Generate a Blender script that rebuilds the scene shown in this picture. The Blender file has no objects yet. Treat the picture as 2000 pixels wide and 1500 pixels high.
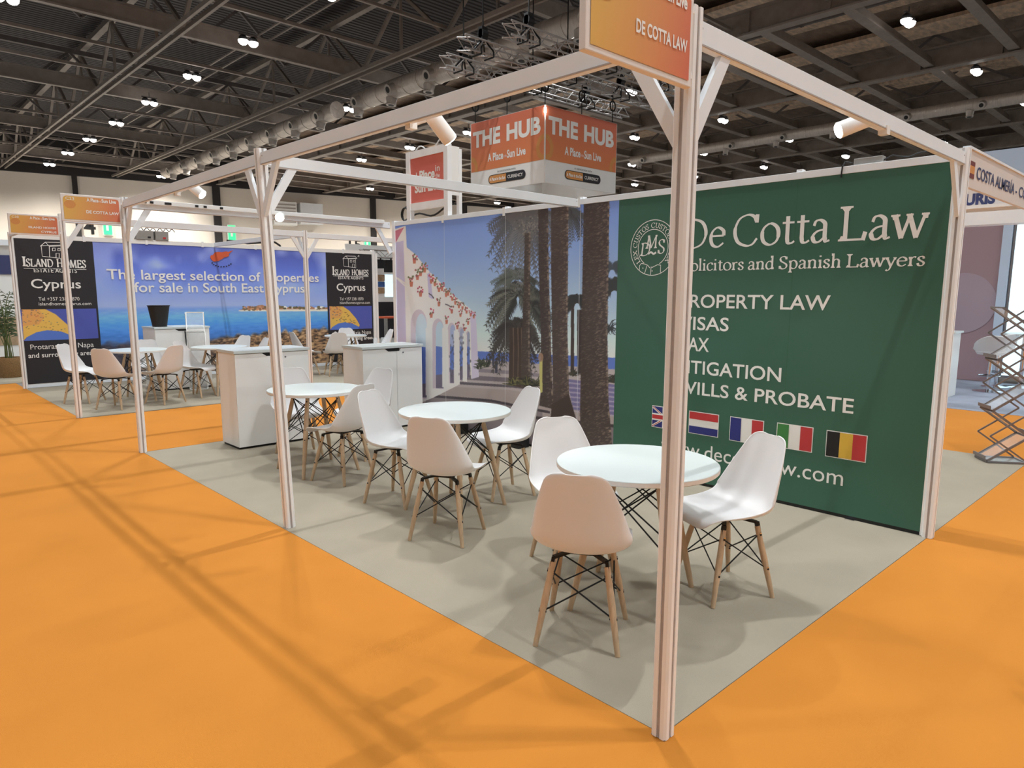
import bpy, bmesh, math, random
import numpy as np
from mathutils import Vector, Matrix

scene = bpy.context.scene
col = scene.collection

# ------------------------------------------------------------------ camera
CAM = np.array([-1.9537, -1.2739, 1.5578])
YAW, PITCH, ROLL, FPX, CX, CY = .7596, -.1488, .0034, 1358.73, 1000.0, 774.7
_cy, _sy, _cp, _sp = math.cos(YAW), math.sin(YAW), math.cos(PITCH), math.sin(PITCH)
_f = np.array([_sy*_cp, _cy*_cp, _sp]); _r = np.array([_cy, -_sy, 0.0]); _u = np.cross(_r, _f)
_cr, _sr = math.cos(ROLL), math.sin(ROLL)
_r, _u = _cr*_r + _sr*_u, -_sr*_r + _cr*_u
cam_data = bpy.data.cameras.new('camera'); cam = bpy.data.objects.new('camera', cam_data); col.objects.link(cam)
cam.matrix_world = Matrix(((_r[0], _u[0], -_f[0], CAM[0]), (_r[1], _u[1], -_f[1], CAM[1]),
                           (_r[2], _u[2], -_f[2], CAM[2]), (0, 0, 0, 1)))
cam_data.sensor_width = 36.0
cam_data.lens = FPX / 2000.0 * 36.0
cam_data.shift_y = (CY - 750.0) / 2000.0
cam_data.clip_start = 0.05; cam_data.clip_end = 300
scene.camera = cam

# ------------------------------------------------------------------ world, exposure, main light level
world = bpy.data.worlds.new('world'); scene.world = world; world.use_nodes = True
world.node_tree.nodes['Background'].inputs[0].default_value = (.5, .55, .65, 1)
world.node_tree.nodes['Background'].inputs[1].default_value = 0.0
scene.view_settings.view_transform = 'Standard'
scene.view_settings.look = 'None'
scene.view_settings.gamma = 1.0
scene.view_settings.use_curve_mapping = False
scene.view_settings.exposure = -0.12
LENS_EMISSION = 18.0         # visible face of the hall lamps
HALL_WATTS = 410.0           # each hall lamp
SPOT_WATTS = 42.0            # stand spotlights

# pixel -> world helpers (a photo pixel and the plane it lies on)
def ray(x, y):
    return _f + _r*(x-CX)/FPX - _u*(y-CY)/FPX
def onx(x, y, X):
    d = ray(x, y); return CAM + d*((X-CAM[0])/d[0])
def ony(x, y, Y):
    d = ray(x, y); return CAM + d*((Y-CAM[1])/d[1])
def onz(x, y, Z=0.0):
    d = ray(x, y); return CAM + d*((Z-CAM[2])/d[2])

# ------------------------------------------------------------------ colour and materials
def lin(c):
    c = np.asarray(c, float)/255.0
    return np.where(c <= .04045, c/12.92, ((c+.055)/1.055)**2.4)
MATS = {}
TRANSLUCENT = .22          # thin moulded plastic lets some light through
def mat(name, rgb, rough=.6, metal=0.0, gain=1.0, noise=0.0, nscale=40.0, bump=0.0, bscale=200.0, emit=None, estr=0.0, spec=.5, stretch=None):
    m = bpy.data.materials.new(name); m.use_nodes = True
    nt = m.node_tree; b = nt.nodes['Principled BSDF']
    c = [min(1.0, float(v)*gain) for v in lin(rgb)]
    b.inputs['Base Color'].default_value = (*c, 1)
    b.inputs['Roughness'].default_value = rough
    b.inputs['Metallic'].default_value = metal
    b.inputs['Specular IOR Level'].default_value = spec
    if noise or bump:
        tc = nt.nodes.new('ShaderNodeTexCoord')
        mp = nt.nodes.new('ShaderNodeMapping'); nt.links.new(tc.outputs['Object'], mp.inputs['Vector'])
        if stretch: mp.inputs['Scale'].default_value = stretch
    if noise:
        n = nt.nodes.new('ShaderNodeTexNoise'); n.inputs['Scale'].default_value = nscale; n.inputs['Detail'].default_value = 6
        nt.links.new(mp.outputs[0], n.inputs['Vector'])
        r = nt.nodes.new('ShaderNodeValToRGB')
        r.color_ramp.elements[0].color = (*[v*(1-noise) for v in c], 1)
        r.color_ramp.elements[1].color = (*[min(1, v*(1+noise)) for v in c], 1)
        r.color_ramp.elements[0].position = .3; r.color_ramp.elements[1].position = .7
        nt.links.new(n.outputs['Fac'], r.inputs['Fac']); nt.links.new(r.outputs['Color'], b.inputs['Base Color'])
    if bump:
        n2 = nt.nodes.new('ShaderNodeTexNoise'); n2.inputs['Scale'].default_value = bscale; n2.inputs['Detail'].default_value = 5
        nt.links.new(mp.outputs[0], n2.inputs['Vector'])
        bp = nt.nodes.new('ShaderNodeBump'); bp.inputs['Strength'].default_value = bump; bp.inputs['Distance'].default_value = .05
        nt.links.new(n2.outputs['Fac'], bp.inputs['Height']); nt.links.new(bp.outputs['Normal'], b.inputs['Normal'])
    if emit is not None:
        b.inputs['Emission Color'].default_value = (*[float(v) for v in lin(emit)], 1)
        b.inputs['Emission Strength'].default_value = estr
    MATS[name] = m
    return m

M_orange = mat('orange_carpet', (204, 131, 52), .95, noise=.05, nscale=1.6, bump=.25, bscale=420, spec=.15)
M_concrete = mat('hall_concrete', (128, 124, 120), .8, noise=.1, nscale=1.2)
M_grey = mat('taupe_carpet', (165, 155, 138), .95, noise=.05, nscale=2.2, bump=.3, bscale=380, spec=.15)
M_cold = mat('blue_grey_floor', (150, 156, 172), .7, noise=.12, nscale=2.5)
M_alu = mat('anodised_aluminium', (246, 247, 248), .38, metal=.0, noise=.04, nscale=9, stretch=(1, 1, .15))
M_slot = mat('slot_shadow_grey', (176, 168, 164), .6, metal=.0, noise=.05, nscale=30)
M_white = mat('white_panel', (242, 242, 240), .4, noise=.015, nscale=3)
M_rail = mat('white_rail', (240, 245, 250), .42, noise=.02, nscale=5)
M_chair = mat('white_plastic_shell', (240, 240, 242), .36, noise=.01, nscale=4, spec=.45)
def thin_plastic(m, k):
    nt = m.node_tree; b = nt.nodes['Principled BSDF']; out = nt.nodes['Material Output']
    t = nt.nodes.new('ShaderNodeBsdfTranslucent'); t.inputs['Color'].default_value = (.9, .84, .76, 1)
    x = nt.nodes.new('ShaderNodeMixShader'); x.inputs[0].default_value = k
    nt.links.new(b.outputs[0], x.inputs[1]); nt.links.new(t.outputs[0], x.inputs[2]); nt.links.new(x.outputs[0], out.inputs['Surface'])
thin_plastic(M_chair, TRANSLUCENT)
M_table = mat('white_laminate', (210, 217, 216), .3, noise=.01, nscale=3)
M_edge = mat('laminate_edge', (226, 222, 216), .45, noise=.02, nscale=20)
M_beech = mat('beech_wood', (196, 168, 136), .5, noise=.14, nscale=14, stretch=(6, 6, .7))
M_black = mat('black_steel', (24, 23, 24), .45, metal=.3, noise=.08, nscale=30)
M_blackp = mat('black_plastic', (22, 22, 24), .55, noise=.1, nscale=20)
M_green = mat('green_print', (59, 105, 87), .42, noise=.03, nscale=1.5)
M_print = mat('white_print', (246, 246, 243), .5, noise=.01, nscale=9)
M_navy = mat('navy_print', (58, 64, 108), .5, noise=.02, nscale=9)
M_ink = mat('charcoal_print', (40, 38, 44), .55, noise=.04, nscale=4)
M_red = mat('red_print', (196, 58, 62), .5, noise=.02, nscale=9)
M_blue = mat('blue_print', (44, 52, 130), .5, noise=.02, nscale=9)
M_flaggreen = mat('flag_green_print', (66, 136, 72), .5, noise=.02, nscale=9)
M_yellow = mat('yellow_print', (224, 184, 70), .5, noise=.02, nscale=9)
M_flagblack = mat('flag_black_print', (26, 24, 26), .5, noise=.02, nscale=9)
M_maroon = mat('maroon_print', (122, 62, 60), .5, noise=.02, nscale=9)
M_fascia = mat('cream_fascia', (226, 216, 210), .5, noise=.02, nscale=3)
M_signwhite = mat('sign_border_white', (236, 230, 226), .5, noise=.015, nscale=6)
M_amber = mat('amber_print', (216, 150, 84), .5, noise=.03, nscale=6)
M_steel = mat('roof_steel', (152, 142, 134), .55, metal=.2, noise=.12, nscale=3)
M_steeldark = mat('roof_steel_dark', (112, 106, 104), .6, metal=.2, noise=.15, nscale=3)
M_duct = mat('spiral_duct_metal', (205, 196, 188), .35, metal=.5, noise=.1, nscale=3, bump=.4, bscale=4, stretch=(1, 6, 1))
M_nozzle = mat('nozzle_metal', (190, 184, 178), .4, metal=.4, noise=.05, nscale=8)
M_truss = mat('truss_aluminium', (176, 172, 170), .4, metal=.4, noise=.05, nscale=12)
M_hall = mat('hall_wall_beige', (232, 222, 210), .8, noise=.05, nscale=.35)
M_halldark = mat('hall_dark_cladding', (46, 43, 44), .8, noise=.1, nscale=.5)
M_lens = mat('lit_lens', (255, 255, 255), .4, emit=(255, 250, 244), estr=LENS_EMISSION, noise=0)
M_spotlens = mat('spot_lens', (255, 255, 255), .4, emit=(255, 252, 245), estr=40.0)
M_exit = mat('exit_green_lit', (60, 200, 130), .4, emit=(60, 220, 140), estr=1.2)
M_screen = mat('lit_panel', (225, 245, 250), .4, emit=(214, 246, 255), estr=1.1)
M_pink = mat('dusty_pink_panel', (156, 130, 136), .6, noise=.03, nscale=1.4)
M_pinklt = mat('pale_mauve_disc', (164, 146, 156), .6, noise=.03, nscale=1.4)
M_skyblue = mat('pale_blue_panel', (190, 206, 226), .6, noise=.03, nscale=1)
M_chrome = mat('chrome', (215, 215, 220), .12, metal=1.0, noise=.02, nscale=5)
M_graymetal = mat('stand_grey_metal', (128, 124, 126), .4, metal=.5, noise=.05, nscale=20)
M_leaf = mat('palm_leaf_green', (66, 84, 52), .6, noise=.25, nscale=12)
M_stem = mat('plant_stem_green', (96, 108, 60), .6, noise=.2, nscale=12)
M_basket = mat('woven_basket_brown', (150, 116, 74), .8, noise=.25, nscale=60, bump=.6, bscale=70)
M_tan = mat('tan_print', (176, 150, 120), .6, noise=.25, nscale=6)
M_seablue = mat('sea_blue_print', (70, 110, 180), .6, noise=.2, nscale=4)
M_cable = mat('cable_black', (20, 20, 20), .6, noise=.05, nscale=20)
M_cablew = mat('cable_white', (220, 220, 220), .6, noise=.02, nscale=20)
M_greybox = mat('grey_power_box', (150, 148, 144), .5, noise=.06, nscale=14)
M_orangetop = mat('orange_laminate', (216, 98, 62), .45, noise=.03, nscale=6)

def corrugated(name, rgb, scale, rough=.6, metal=.2):
    m = mat(name, rgb, rough, metal)
    nt = m.node_tree; b = nt.nodes['Principled BSDF']
    tc = nt.nodes.new('ShaderNodeTexCoord'); w = nt.nodes.new('ShaderNodeTexWave'); w.wave_type = 'BANDS'; w.bands_direction = 'Y'
    w.inputs['Scale'].default_value = scale
    nt.links.new(tc.outputs['Object'], w.inputs['Vector'])
    bp = nt.nodes.new('ShaderNodeBump'); bp.inputs['Strength'].default_value = 1; bp.inputs['Distance'].default_value = .1
    nt.links.new(w.outputs['Fac'], bp.inputs['Height']); nt.links.new(bp.outputs['Normal'], b.inputs['Normal'])
    return m
M_deck = corrugated('corrugated_roof_deck', (58, 54, 56), 1.2)
M_foil = mat('roof_insulation_foil', (140, 122, 108), .38, metal=.55, noise=.35, nscale=1.2, bump=1.0, bscale=2.2, stretch=(1, 2.2, 1))

M_batt = mat('roof_batt_foil', (226, 200, 174), .42, metal=.35, noise=.3, nscale=2.2, bump=1.0, bscale=3.5, stretch=(1, 2.5, 1))
def glass_mat():
    m = bpy.data.materials.new('clear_acrylic'); m.use_nodes = True
    nt = m.node_tree; b = nt.nodes['Principled BSDF']
    b.inputs['Base Color'].default_value = (.85, .88, .9, 1); b.inputs['Roughness'].default_value = .08
    b.inputs['Alpha'].default_value = .35
    n = nt.nodes.new('ShaderNodeTexNoise'); n.inputs['Scale'].default_value = 8
    mr = nt.nodes.new('ShaderNodeMapRange'); mr.inputs['To Min'].default_value = .14; mr.inputs['To Max'].default_value = .24
    nt.links.new(n.outputs['Fac'], mr.inputs['Value']); nt.links.new(mr.outputs[0], b.inputs['Alpha'])
    return m
M_acrylic = glass_mat()

def gradient_mat(name, stops, axis=(1, 0, .25), rough=.5):
    """stops over object-space coordinate dot(axis): [(pos, rgb)]"""
    m = bpy.data.materials.new(name); m.use_nodes = True
    nt = m.node_tree; b = nt.nodes['Principled BSDF']; b.inputs['Roughness'].default_value = rough
    tc = nt.nodes.new('ShaderNodeTexCoord'); vm = nt.nodes.new('ShaderNodeVectorMath'); vm.operation = 'DOT_PRODUCT'
    vm.inputs[1].default_value = axis
    nt.links.new(tc.outputs['Generated'], vm.inputs[0])
    r = nt.nodes.new('ShaderNodeValToRGB')
    els = r.color_ramp.elements
    els[0].position, els[0].color = stops[0][0], (*[float(v) for v in lin(stops[0][1])], 1)
    els[1].position, els[1].color = stops[-1][0], (*[float(v) for v in lin(stops[-1][1])], 1)
    for p, c in stops[1:-1]:
        e = els.new(p); e.color = (*[float(v) for v in lin(c)], 1)
    nt.links.new(vm.outputs['Value'], r.inputs['Fac']); nt.links.new(r.outputs['Color'], b.inputs['Base Color'])
    return m
M_grad = gradient_mat('amber_to_coral_print', [(0, (228, 180, 92)), (.55, (224, 152, 96)), (1.0, (216, 116, 92))], (1, 0, -.12))
M_gradsq = gradient_mat('coral_to_amber_print', [(0, (222, 116, 104)), (.5, (226, 132, 96)), (1.0, (230, 164, 100))], (0, -.8, .3))
M_hub = gradient_mat('hub_orange_print', [(0, (222, 138, 84)), (.5, (224, 130, 86)), (1.0, (222, 120, 92))], (.2, .2, .8))

# ------------------------------------------------------------------ mesh builder
class MB:
    def __init__(self): self.v = []; self.f = []
    def add(self, vs, fs):
        o = len(self.v); self.v += [tuple(map(float, p)) for p in vs]; self.f += [tuple(i+o for i in q) for q in fs]
    def box(self, a, b):
        x0, y0, z0 = [min(p, q) for p, q in zip(a, b)]; x1, y1, z1 = [max(p, q) for p, q in zip(a, b)]
        self.add([(x0,y0,z0),(x1,y0,z0),(x1,y1,z0),(x0,y1,z0),(x0,y0,z1),(x1,y0,z1),(x1,y1,z1),(x0,y1,z1)],
                 [(0,3,2,1),(4,5,6,7),(0,1,5,4),(1,2,6,5),(2,3,7,6),(3,0,4,7)])
        return self
    def obox(self, c, ax, ay, az):      # oriented box: centre and three half-axis vectors
        c, ax, ay, az = map(np.asarray, (c, ax, ay, az))
        vs = [c+sx*ax+sy*ay+sz*az for sz in (-1,1) for sx, sy in ((-1,-1),(1,-1),(1,1),(-1,1))]
        self.add(vs, [(0,3,2,1),(4,5,6,7),(0,1,5,4),(1,2,6,5),(2,3,7,6),(3,0,4,7)])
        return self
    def cone(self, p, q, r0, r1, n=12, cap=True):
        p, q = np.asarray(p, float), np.asarray(q, float); d = q-p; L = np.linalg.norm(d)
        if L < 1e-9: return self
        d = d/L; t = np.array([0,0,1.0]) if abs(d[2]) < .9 else np.array([1.0,0,0])
        a = np.cross(d, t); a /= np.linalg.norm(a); b = np.cross(d, a)
        vs = []
        for c, r in ((p, r0), (q, r1)):
            for i in range(n):
                w = 2*math.pi*i/n; vs.append(c + r*(math.cos(w)*a + math.sin(w)*b))
        fs = [(i, (i+1)%n, n+(i+1)%n, n+i) for i in range(n)]
        if cap: fs += [tuple(range(n-1,-1,-1)), tuple(range(n, 2*n))]
        self.add(vs, fs); return self
    def bar(self, p, q, w, h, up=(0,0,1)):
        p, q = np.asarray(p, float), np.asarray(q, float); d = q-p; L = np.linalg.norm(d); d = d/L
        up = np.asarray(up, float)
        s = np.cross(d, up)
        if np.linalg.norm(s) < 1e-6: s = np.cross(d, (1.0,0,0))
        s /= np.linalg.norm(s); u = np.cross(s, d)
        return self.obox((p+q)/2, d*L/2, s*w/2, u*h/2)
    def tube(self, pts, r, n=8):
        pts = [np.asarray(p, float) for p in pts]
        for i in range(len(pts)-1): self.cone(pts[i], pts[i+1], r, r, n)
        return self
    def prism(self, poly, z0, z1):
        n = len(poly)
        self.add([(x,y,z0) for x,y in poly]+[(x,y,z1) for x,y in poly],
                 [(i,(i+1)%n,n+(i+1)%n,n+i) for i in range(n)]+[tuple(range(n-1,-1,-1)), tuple(range(n,2*n))])
        return self
    def lathe(self, prof, c=(0,0,0), n=32, axis=None):
        vs = []; m = len(prof)
        for r, z in prof:
            for i in range(n):
                w = 2*math.pi*i/n; vs.append((c[0]+r*math.cos(w), c[1]+r*math.sin(w), c[2]+z))
        fs = [(k*n+i, k*n+(i+1)%n, (k+1)*n+(i+1)%n, (k+1)*n+i) for k in range(m-1) for i in range(n)]
        fs += [tuple(range(n-1,-1,-1)), tuple((m-1)*n+i for i in range(n))]
        self.add(vs, fs); return self
    def build(self, name, material, parent=None, smooth=False, bevel=0.0):
        o0 = np.array(parent.location) if parent is not None else np.zeros(3)
        if parent is not None and parent.parent is not None: o0 = o0 + np.array(parent.parent.location)
        me = bpy.data.meshes.new(name)
        me.from_pydata([tuple(np.asarray(p)-o0) for p in self.v], [], self.f); me.update()
        if smooth:
            for p in me.polygons: p.use_smooth = True
        me.materials.append(material)
        o = bpy.data.objects.new(name, me); col.objects.link(o)
        if parent is not None: o.parent = parent
        if bevel:
            b = o.modifiers.new('bevel', 'BEVEL'); b.width = bevel; b.segments = 2; b.limit_method = 'ANGLE'
        return o
def smooth_by_angle(o, deg=40):
    me = o.data
    for p in me.polygons: p.use_smooth = True
    if hasattr(me, 'set_sharp_from_angle'): me.set_sharp_from_angle(angle=math.radians(deg))

def thing(name, label, cat, loc=(0,0,0), rz=0.0, group=None):
    o = bpy.data.objects.new(name, None); col.objects.link(o); o.empty_display_size = .1
    o.location = tuple(float(v) for v in loc); o.rotation_euler = (0,0,rz); o['label'] = label; o['category'] = cat
    if group: o['group'] = group
    return o
def tag(o, label, cat, group=None):
    o['label'] = label; o['category'] = cat
    if group: o['group'] = group
    return o
def struct(o):
    o['kind'] = 'structure'; return o
def copy_thing(src, loc, rz, label):
    c = src.copy(); col.objects.link(c); c.location = loc; c.rotation_euler = (0,0,rz); c['label'] = label
    for ch in list(src.children):
        d = ch.copy(); col.objects.link(d); d.parent = c
        for g in list(ch.children):
            e = g.copy(); col.objects.link(e); e.parent = d
    return c

# ------------------------------------------------------------------ lettering
def font_mesh(txt, bold=0.0):
    cu = bpy.data.curves.new('t', 'FONT'); cu.body = txt; cu.offset = bold; cu.resolution_u = 4
    ob = bpy.data.objects.new('t', cu); col.objects.link(ob)
    dg = bpy.context.evaluated_depsgraph_get(); dg.update()
    me = bpy.data.meshes.new_from_object(ob.evaluated_get(dg))
    v = np.array([p.co[:2] for p in me.vertices]) if len(me.vertices) else np.zeros((0,2))
    f = [tuple(p.vertices) for p in me.polygons]
    bpy.data.objects.remove(ob); bpy.data.curves.remove(cu); bpy.data.meshes.remove(me)
    return v, f
_capH = {}
def cap_height(bold):
    if bold not in _capH:
        v, _ = font_mesh('H', bold); _capH[bold] = (v[:,1].max(), v[:,1].min())
    return _capH[bold]

# broad-nib serif alphabet: advance, strokes ('l' straight / 'c' curve), serifs (x, y, width)
SER = {
'D': (.74, [('l',(.14,0),(.14,.66)),('c',(.14,.645),(.34,.645),(.56,.56),(.66,.34),(.57,.11),(.36,.015),(.14,.015))], [(.11,0,.18),(.11,.66,.18)]),
'e': (.46, [('l',(.07,.25),(.40,.25)),('c',(.40,.25),(.385,.36),(.24,.435),(.10,.35),(.06,.2),(.11,.06),(.25,.01),(.40,.09))], []),
'C': (.70, [('c',(.61,.50),(.54,.61),(.38,.655),(.17,.57),(.07,.33),(.15,.1),(.36,.005),(.52,.03),(.63,.15)),('l',(.62,.65),(.61,.48))], []),
'o': (.50, [('c',(.25,.44),(.1,.36),(.055,.22),(.1,.07),(.25,.0),(.4,.07),(.445,.22),(.4,.36),(.25,.44))], []),
't': (.33, [('l',(.15,.56),(.15,.1)),('c',(.15,.12),(.17,.03),(.24,.01),(.32,.05)),('l',(.03,.43),(.30,.43))], []),
'a': (.44, [('c',(.08,.33),(.12,.42),(.22,.435),(.31,.37),(.32,.27)),('l',(.32,.3),(.32,.08)),('c',(.32,.1),(.35,.015),(.43,.035)),('c',(.32,.25),(.16,.22),(.07,.13),(.1,.025),(.2,.01),(.32,.1))], []),
'L': (.60, [('l',(.15,0),(.15,.66)),('l',(.15,.02),(.53,.02)),('l',(.51,.0),(.55,.16))], [(.15,.66,.26),(.11,0,.2)]),
'w': (.68, [('l',(.06,.43),(.2,.0)),('l',(.2,.0),(.34,.43)),('l',(.32,.43),(.47,.0)),('l',(.47,.0),(.61,.43))], [(.07,.435,.17),(.33,.435,.13),(.61,.435,.14)]),
'S': (.50, [('c',(.40,.51),(.36,.62),(.25,.655),(.12,.6),(.09,.5),(.15,.4),(.3,.31),(.41,.22),(.4,.08),(.27,.005),(.14,.03),(.07,.16)),('l',(.40,.65),(.40,.5)),('l',(.07,.17),(.07,.01))], []),
'l': (.25, [('l',(.12,0),(.12,.72))], [(.12,0,.19),(.09,.72,.11)]),
'i': (.25, [('l',(.12,0),(.12,.43)),('l',(.12,.57),(.12,.64))], [(.12,0,.19),(.09,.43,.11)]),
'c': (.42, [('c',(.37,.33),(.33,.42),(.22,.435),(.09,.35),(.06,.2),(.11,.06),(.24,.01),(.39,.09))], []),
'r': (.36, [('l',(.12,0),(.12,.43)),('c',(.12,.28),(.19,.39),(.27,.43),(.33,.40))], [(.12,0,.2),(.09,.43,.11)]),
's': (.36, [('c',(.28,.33),(.26,.41),(.18,.435),(.09,.4),(.07,.33),(.13,.26),(.23,.2),(.29,.13),(.26,.04),(.17,.005),(.08,.04),(.05,.13))], []),
'n': (.52, [('l',(.12,0),(.12,.43)),('c',(.12,.3),(.2,.41),(.3,.43),(.385,.36),(.39,.25)),('l',(.39,.27),(.39,0))], [(.12,0,.19),(.39,0,.19),(.09,.43,.11)]),
'd': (.51, [('c',(.37,.36),(.26,.435),(.12,.37),(.06,.2),(.11,.05),(.23,.01),(.37,.1)),('l',(.38,.72),(.38,0))], [(.34,.72,.11),(.42,0,.11)]),
'p': (.51, [('l',(.12,.43),(.12,-.2)),('c',(.12,.34),(.25,.435),(.38,.38),(.44,.23),(.39,.06),(.27,.005),(.12,.07))], [(.12,-.2,.2),(.09,.43,.11)]),
'h': (.52, [('l',(.12,0),(.12,.72)),('c',(.12,.3),(.2,.41),(.3,.43),(.385,.36),(.39,.25)),('l',(.39,.27),(.39,0))], [(.12,0,.19),(.39,0,.19),(.09,.72,.11)]),
'y': (.46, [('l',(.06,.43),(.24,.0)),('l',(.41,.43),(.24,0)),('c',(.24,.0),(.18,-.14),(.1,-.19),(.04,-.15))], [(.07,.435,.17),(.40,.435,.14)]),
'M': (.86, [('l',(.12,0),(.17,.66)),('l',(.17,.66),(.42,.02)),('l',(.42,.02),(.68,.66)),('l',(.67,.66),(.73,0))], [(.12,0,.2),(.73,0,.22),(.15,.66,.14),(.70,.66,.14)]),
'U': (.70, [('c',(.14,.66),(.14,.2),(.22,.04),(.35,.01),(.48,.05),(.56,.2),(.56,.66))], [(.14,.66,.22),(.56,.66,.18)]),
'T': (.62, [('l',(.3,0),(.3,.66)),('l',(.04,.64),(.56,.64)),('l',(.05,.66),(.04,.52)),('l',(.55,.66),(.56,.52))], [(.3,0,.22)]),
'O': (.72, [('c',(.36,.66),(.15,.56),(.07,.33),(.15,.1),(.36,.0),(.57,.1),(.65,.33),(.57,.56),(.36,.66))], []),
'X': (.66, [('l',(.1,.66),(.56,0)),('l',(.56,.66),(.1,0))], [(.1,.66,.2),(.56,.66,.18),(.1,0,.18),(.56,0,.2)]),
'E': (.60, [('l',(.14,0),(.14,.66)),('l',(.14,.64),(.5,.64)),('l',(.14,.34),(.42,.34)),('l',(.14,.02),(.52,.02)),('l',(.5,.66),(.5,.52)),('l',(.52,.0),(.53,.15)),('l',(.42,.42),(.42,.26))], [(.11,0,.18),(.11,.66,.18)]),
'I': (.32, [('l',(.15,0),(.15,.66))], [(.15,0,.24),(.15,.66,.24)]),
'A': (.68, [('l',(.1,0),(.34,.66)),('l',(.34,.66),(.58,0)),('l',(.2,.24),(.48,.24))], [(.1,0,.2),(.58,0,.22)]),
'N': (.74, [('l',(.13,0),(.13,.66)),('l',(.13,.66),(.6,.0)),('l',(.6,.66),(.6,0))], [(.13,0,.2),(.1,.66,.16),(.6,.66,.2)]),
'H': (.74, [('l',(.14,0),(.14,.66)),('l',(.58,0),(.58,.66)),('l',(.14,.34),(.58,.34))], [(.14,0,.22),(.14,.66,.22),(.58,0,.22),(.58,.66,.22)]),
}
def _spline(pts, k=6):
    pts = [np.array(p, float) for p in pts]; out = []
    closed = np.allclose(pts[0], pts[-1])
    n = len(pts)
    for i in range(n-1):
        p0 = pts[i-1] if i > 0 else (pts[n-2] if closed else 2*pts[0]-pts[1])
        p1, p2 = pts[i], pts[i+1]
        p3 = pts[i+2] if i+2 < n else (pts[1] if closed else 2*pts[-1]-pts[-2])
        for j in range(k):
            t = j/k
            out.append(.5*((2*p1)+(-p0+p2)*t+(2*p0-5*p1+4*p2-p3)*t*t+(-p0+3*p1-3*p2+p3)*t**3))
    out.append(pts[-1]); return out
def ribbon(V, F, pts, wfun):
    n = len(pts); o = len(V)
    for i in range(n):
        a = pts[max(0,i-1)]; b = pts[min(n-1,i+1)]; d = np.asarray(b)-np.asarray(a); d = d/(np.linalg.norm(d)+1e-9)
        w = wfun(d); nn = np.array([-d[1], d[0]])
        V.append(np.asarray(pts[i])+nn*w/2); V.append(np.asarray(pts[i])-nn*w/2)
    for i in range(n-1): F.append((o+2*i, o+2*i+1, o+2*i+3, o+2*i+2))
def serif_mesh(txt, thick=.085, thin=.028, space=.24, serifs=True, track=0.0, shear=0.0):
    V, F = [], []; x = 0.0; nib = math.radians(12)
    def wf(d):
        s = abs(d[0]*math.sin(-nib)+d[1]*math.cos(nib)); s = min(1, s)
        if d[0]*d[1] > 0 and .25 < abs(d[0]) < .9: s *= .62
        return thin+(thick-thin)*s**1.3
    for ch in txt:
        if ch == ' ': x += space; continue
        adv, strokes, sers = SER[ch]
        gv, gf = [], []; lay = []
        for s in strokes:
            pts = [np.array(p, float) for p in s[1:]]
            ribbon(gv, gf, _spline(pts) if s[0] == 'c' else pts, wf)
            lay += [len(set(lay))]*(len(gv)-len(lay))
        if serifs:
            for sx, sy, sw in sers:
                up = 1 if (sy < .2) else -1
                o = len(gv); h = thin*1.1
                y0, y1 = (sy, sy+h) if up > 0 else (sy-h, sy)
                gv += [np.array(p) for p in ((sx-sw/2,y0),(sx+sw/2,y0),(sx+sw/2,y1),(sx-sw/2,y1))]
                gf.append((o,o+1,o+2,o+3))
                o = len(gv); yb = sy+up*h; yt = sy+up*h*2.6
                gv += [np.array(p) for p in ((sx-sw*.36,yb),(sx+sw*.36,yb),(sx+thick*.5,yt),(sx-thick*.5,yt))]
                gf.append((o,o+1,o+2,o+3))
                lay += [len(set(lay))]*(len(gv)-len(lay))
        o = len(V)
        V += [np.array([p[0]+x+shear*p[1], p[1], q*.00025]) for p, q in zip(gv, lay)]; F += [tuple(i+o for i in q) for q in gf]
        x += adv+track
    return np.array(V), F

class Plane:
    """a flat printed surface: origin, right, up, outward normal"""
    def __init__(self, o, r, u):
        self.o, self.r, self.u = (np.asarray(v, float) for v in (o, r, u)); self.n = np.cross(self.r, self.u)
    def pt(self, a, b, off=0.0): return self.o+self.r*a+self.u*b+self.n*off
def put(plane, V, F, a0, a1, b0, b1, refh, name, material, parent, off=.003, lo=None):
    """fit 2-D shapes so that x spans a0..a1 and height 0..refh spans b0..b1"""
    if lo is None: lo = (V[:,0].min(), V[:,0].max())
    sx = (a1-a0)/(lo[1]-lo[0]); sy = (b1-b0)/refh
    m = MB(); m.add([plane.pt(a0+(p[0]-lo[0])*sx, b0+p[1]*sy, off+(p[2] if len(p) > 2 else 0)) for p in V], F)
    return m.build(name, material, parent)
def sans(plane, txt, a0, a1, b0, b1, material, parent, bold=0.0, name='lettering', off=.003):
    v, f = font_mesh(txt, bold); h1, h0 = cap_height(bold)
    v = v.copy(); v[:,1] -= h0
    return put(plane, v, f, a0, a1, b0, b1, h1-h0, name, material, parent, off)
def serif(plane, txt, a0, a1, b0, b1, material, parent, name='lettering', off=.003, **k):
    v, f = serif_mesh(txt, **k)
    return put(plane, v, f, a0, a1, b0, b1, .66, name, material, parent, off)
def shape(plane, poly, material, parent, name, off=.003):
    m = MB(); m.add([plane.pt(a, b, off) for a, b in poly], [tuple(range(len(poly)))]); return m.build(name, material, parent)

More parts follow.
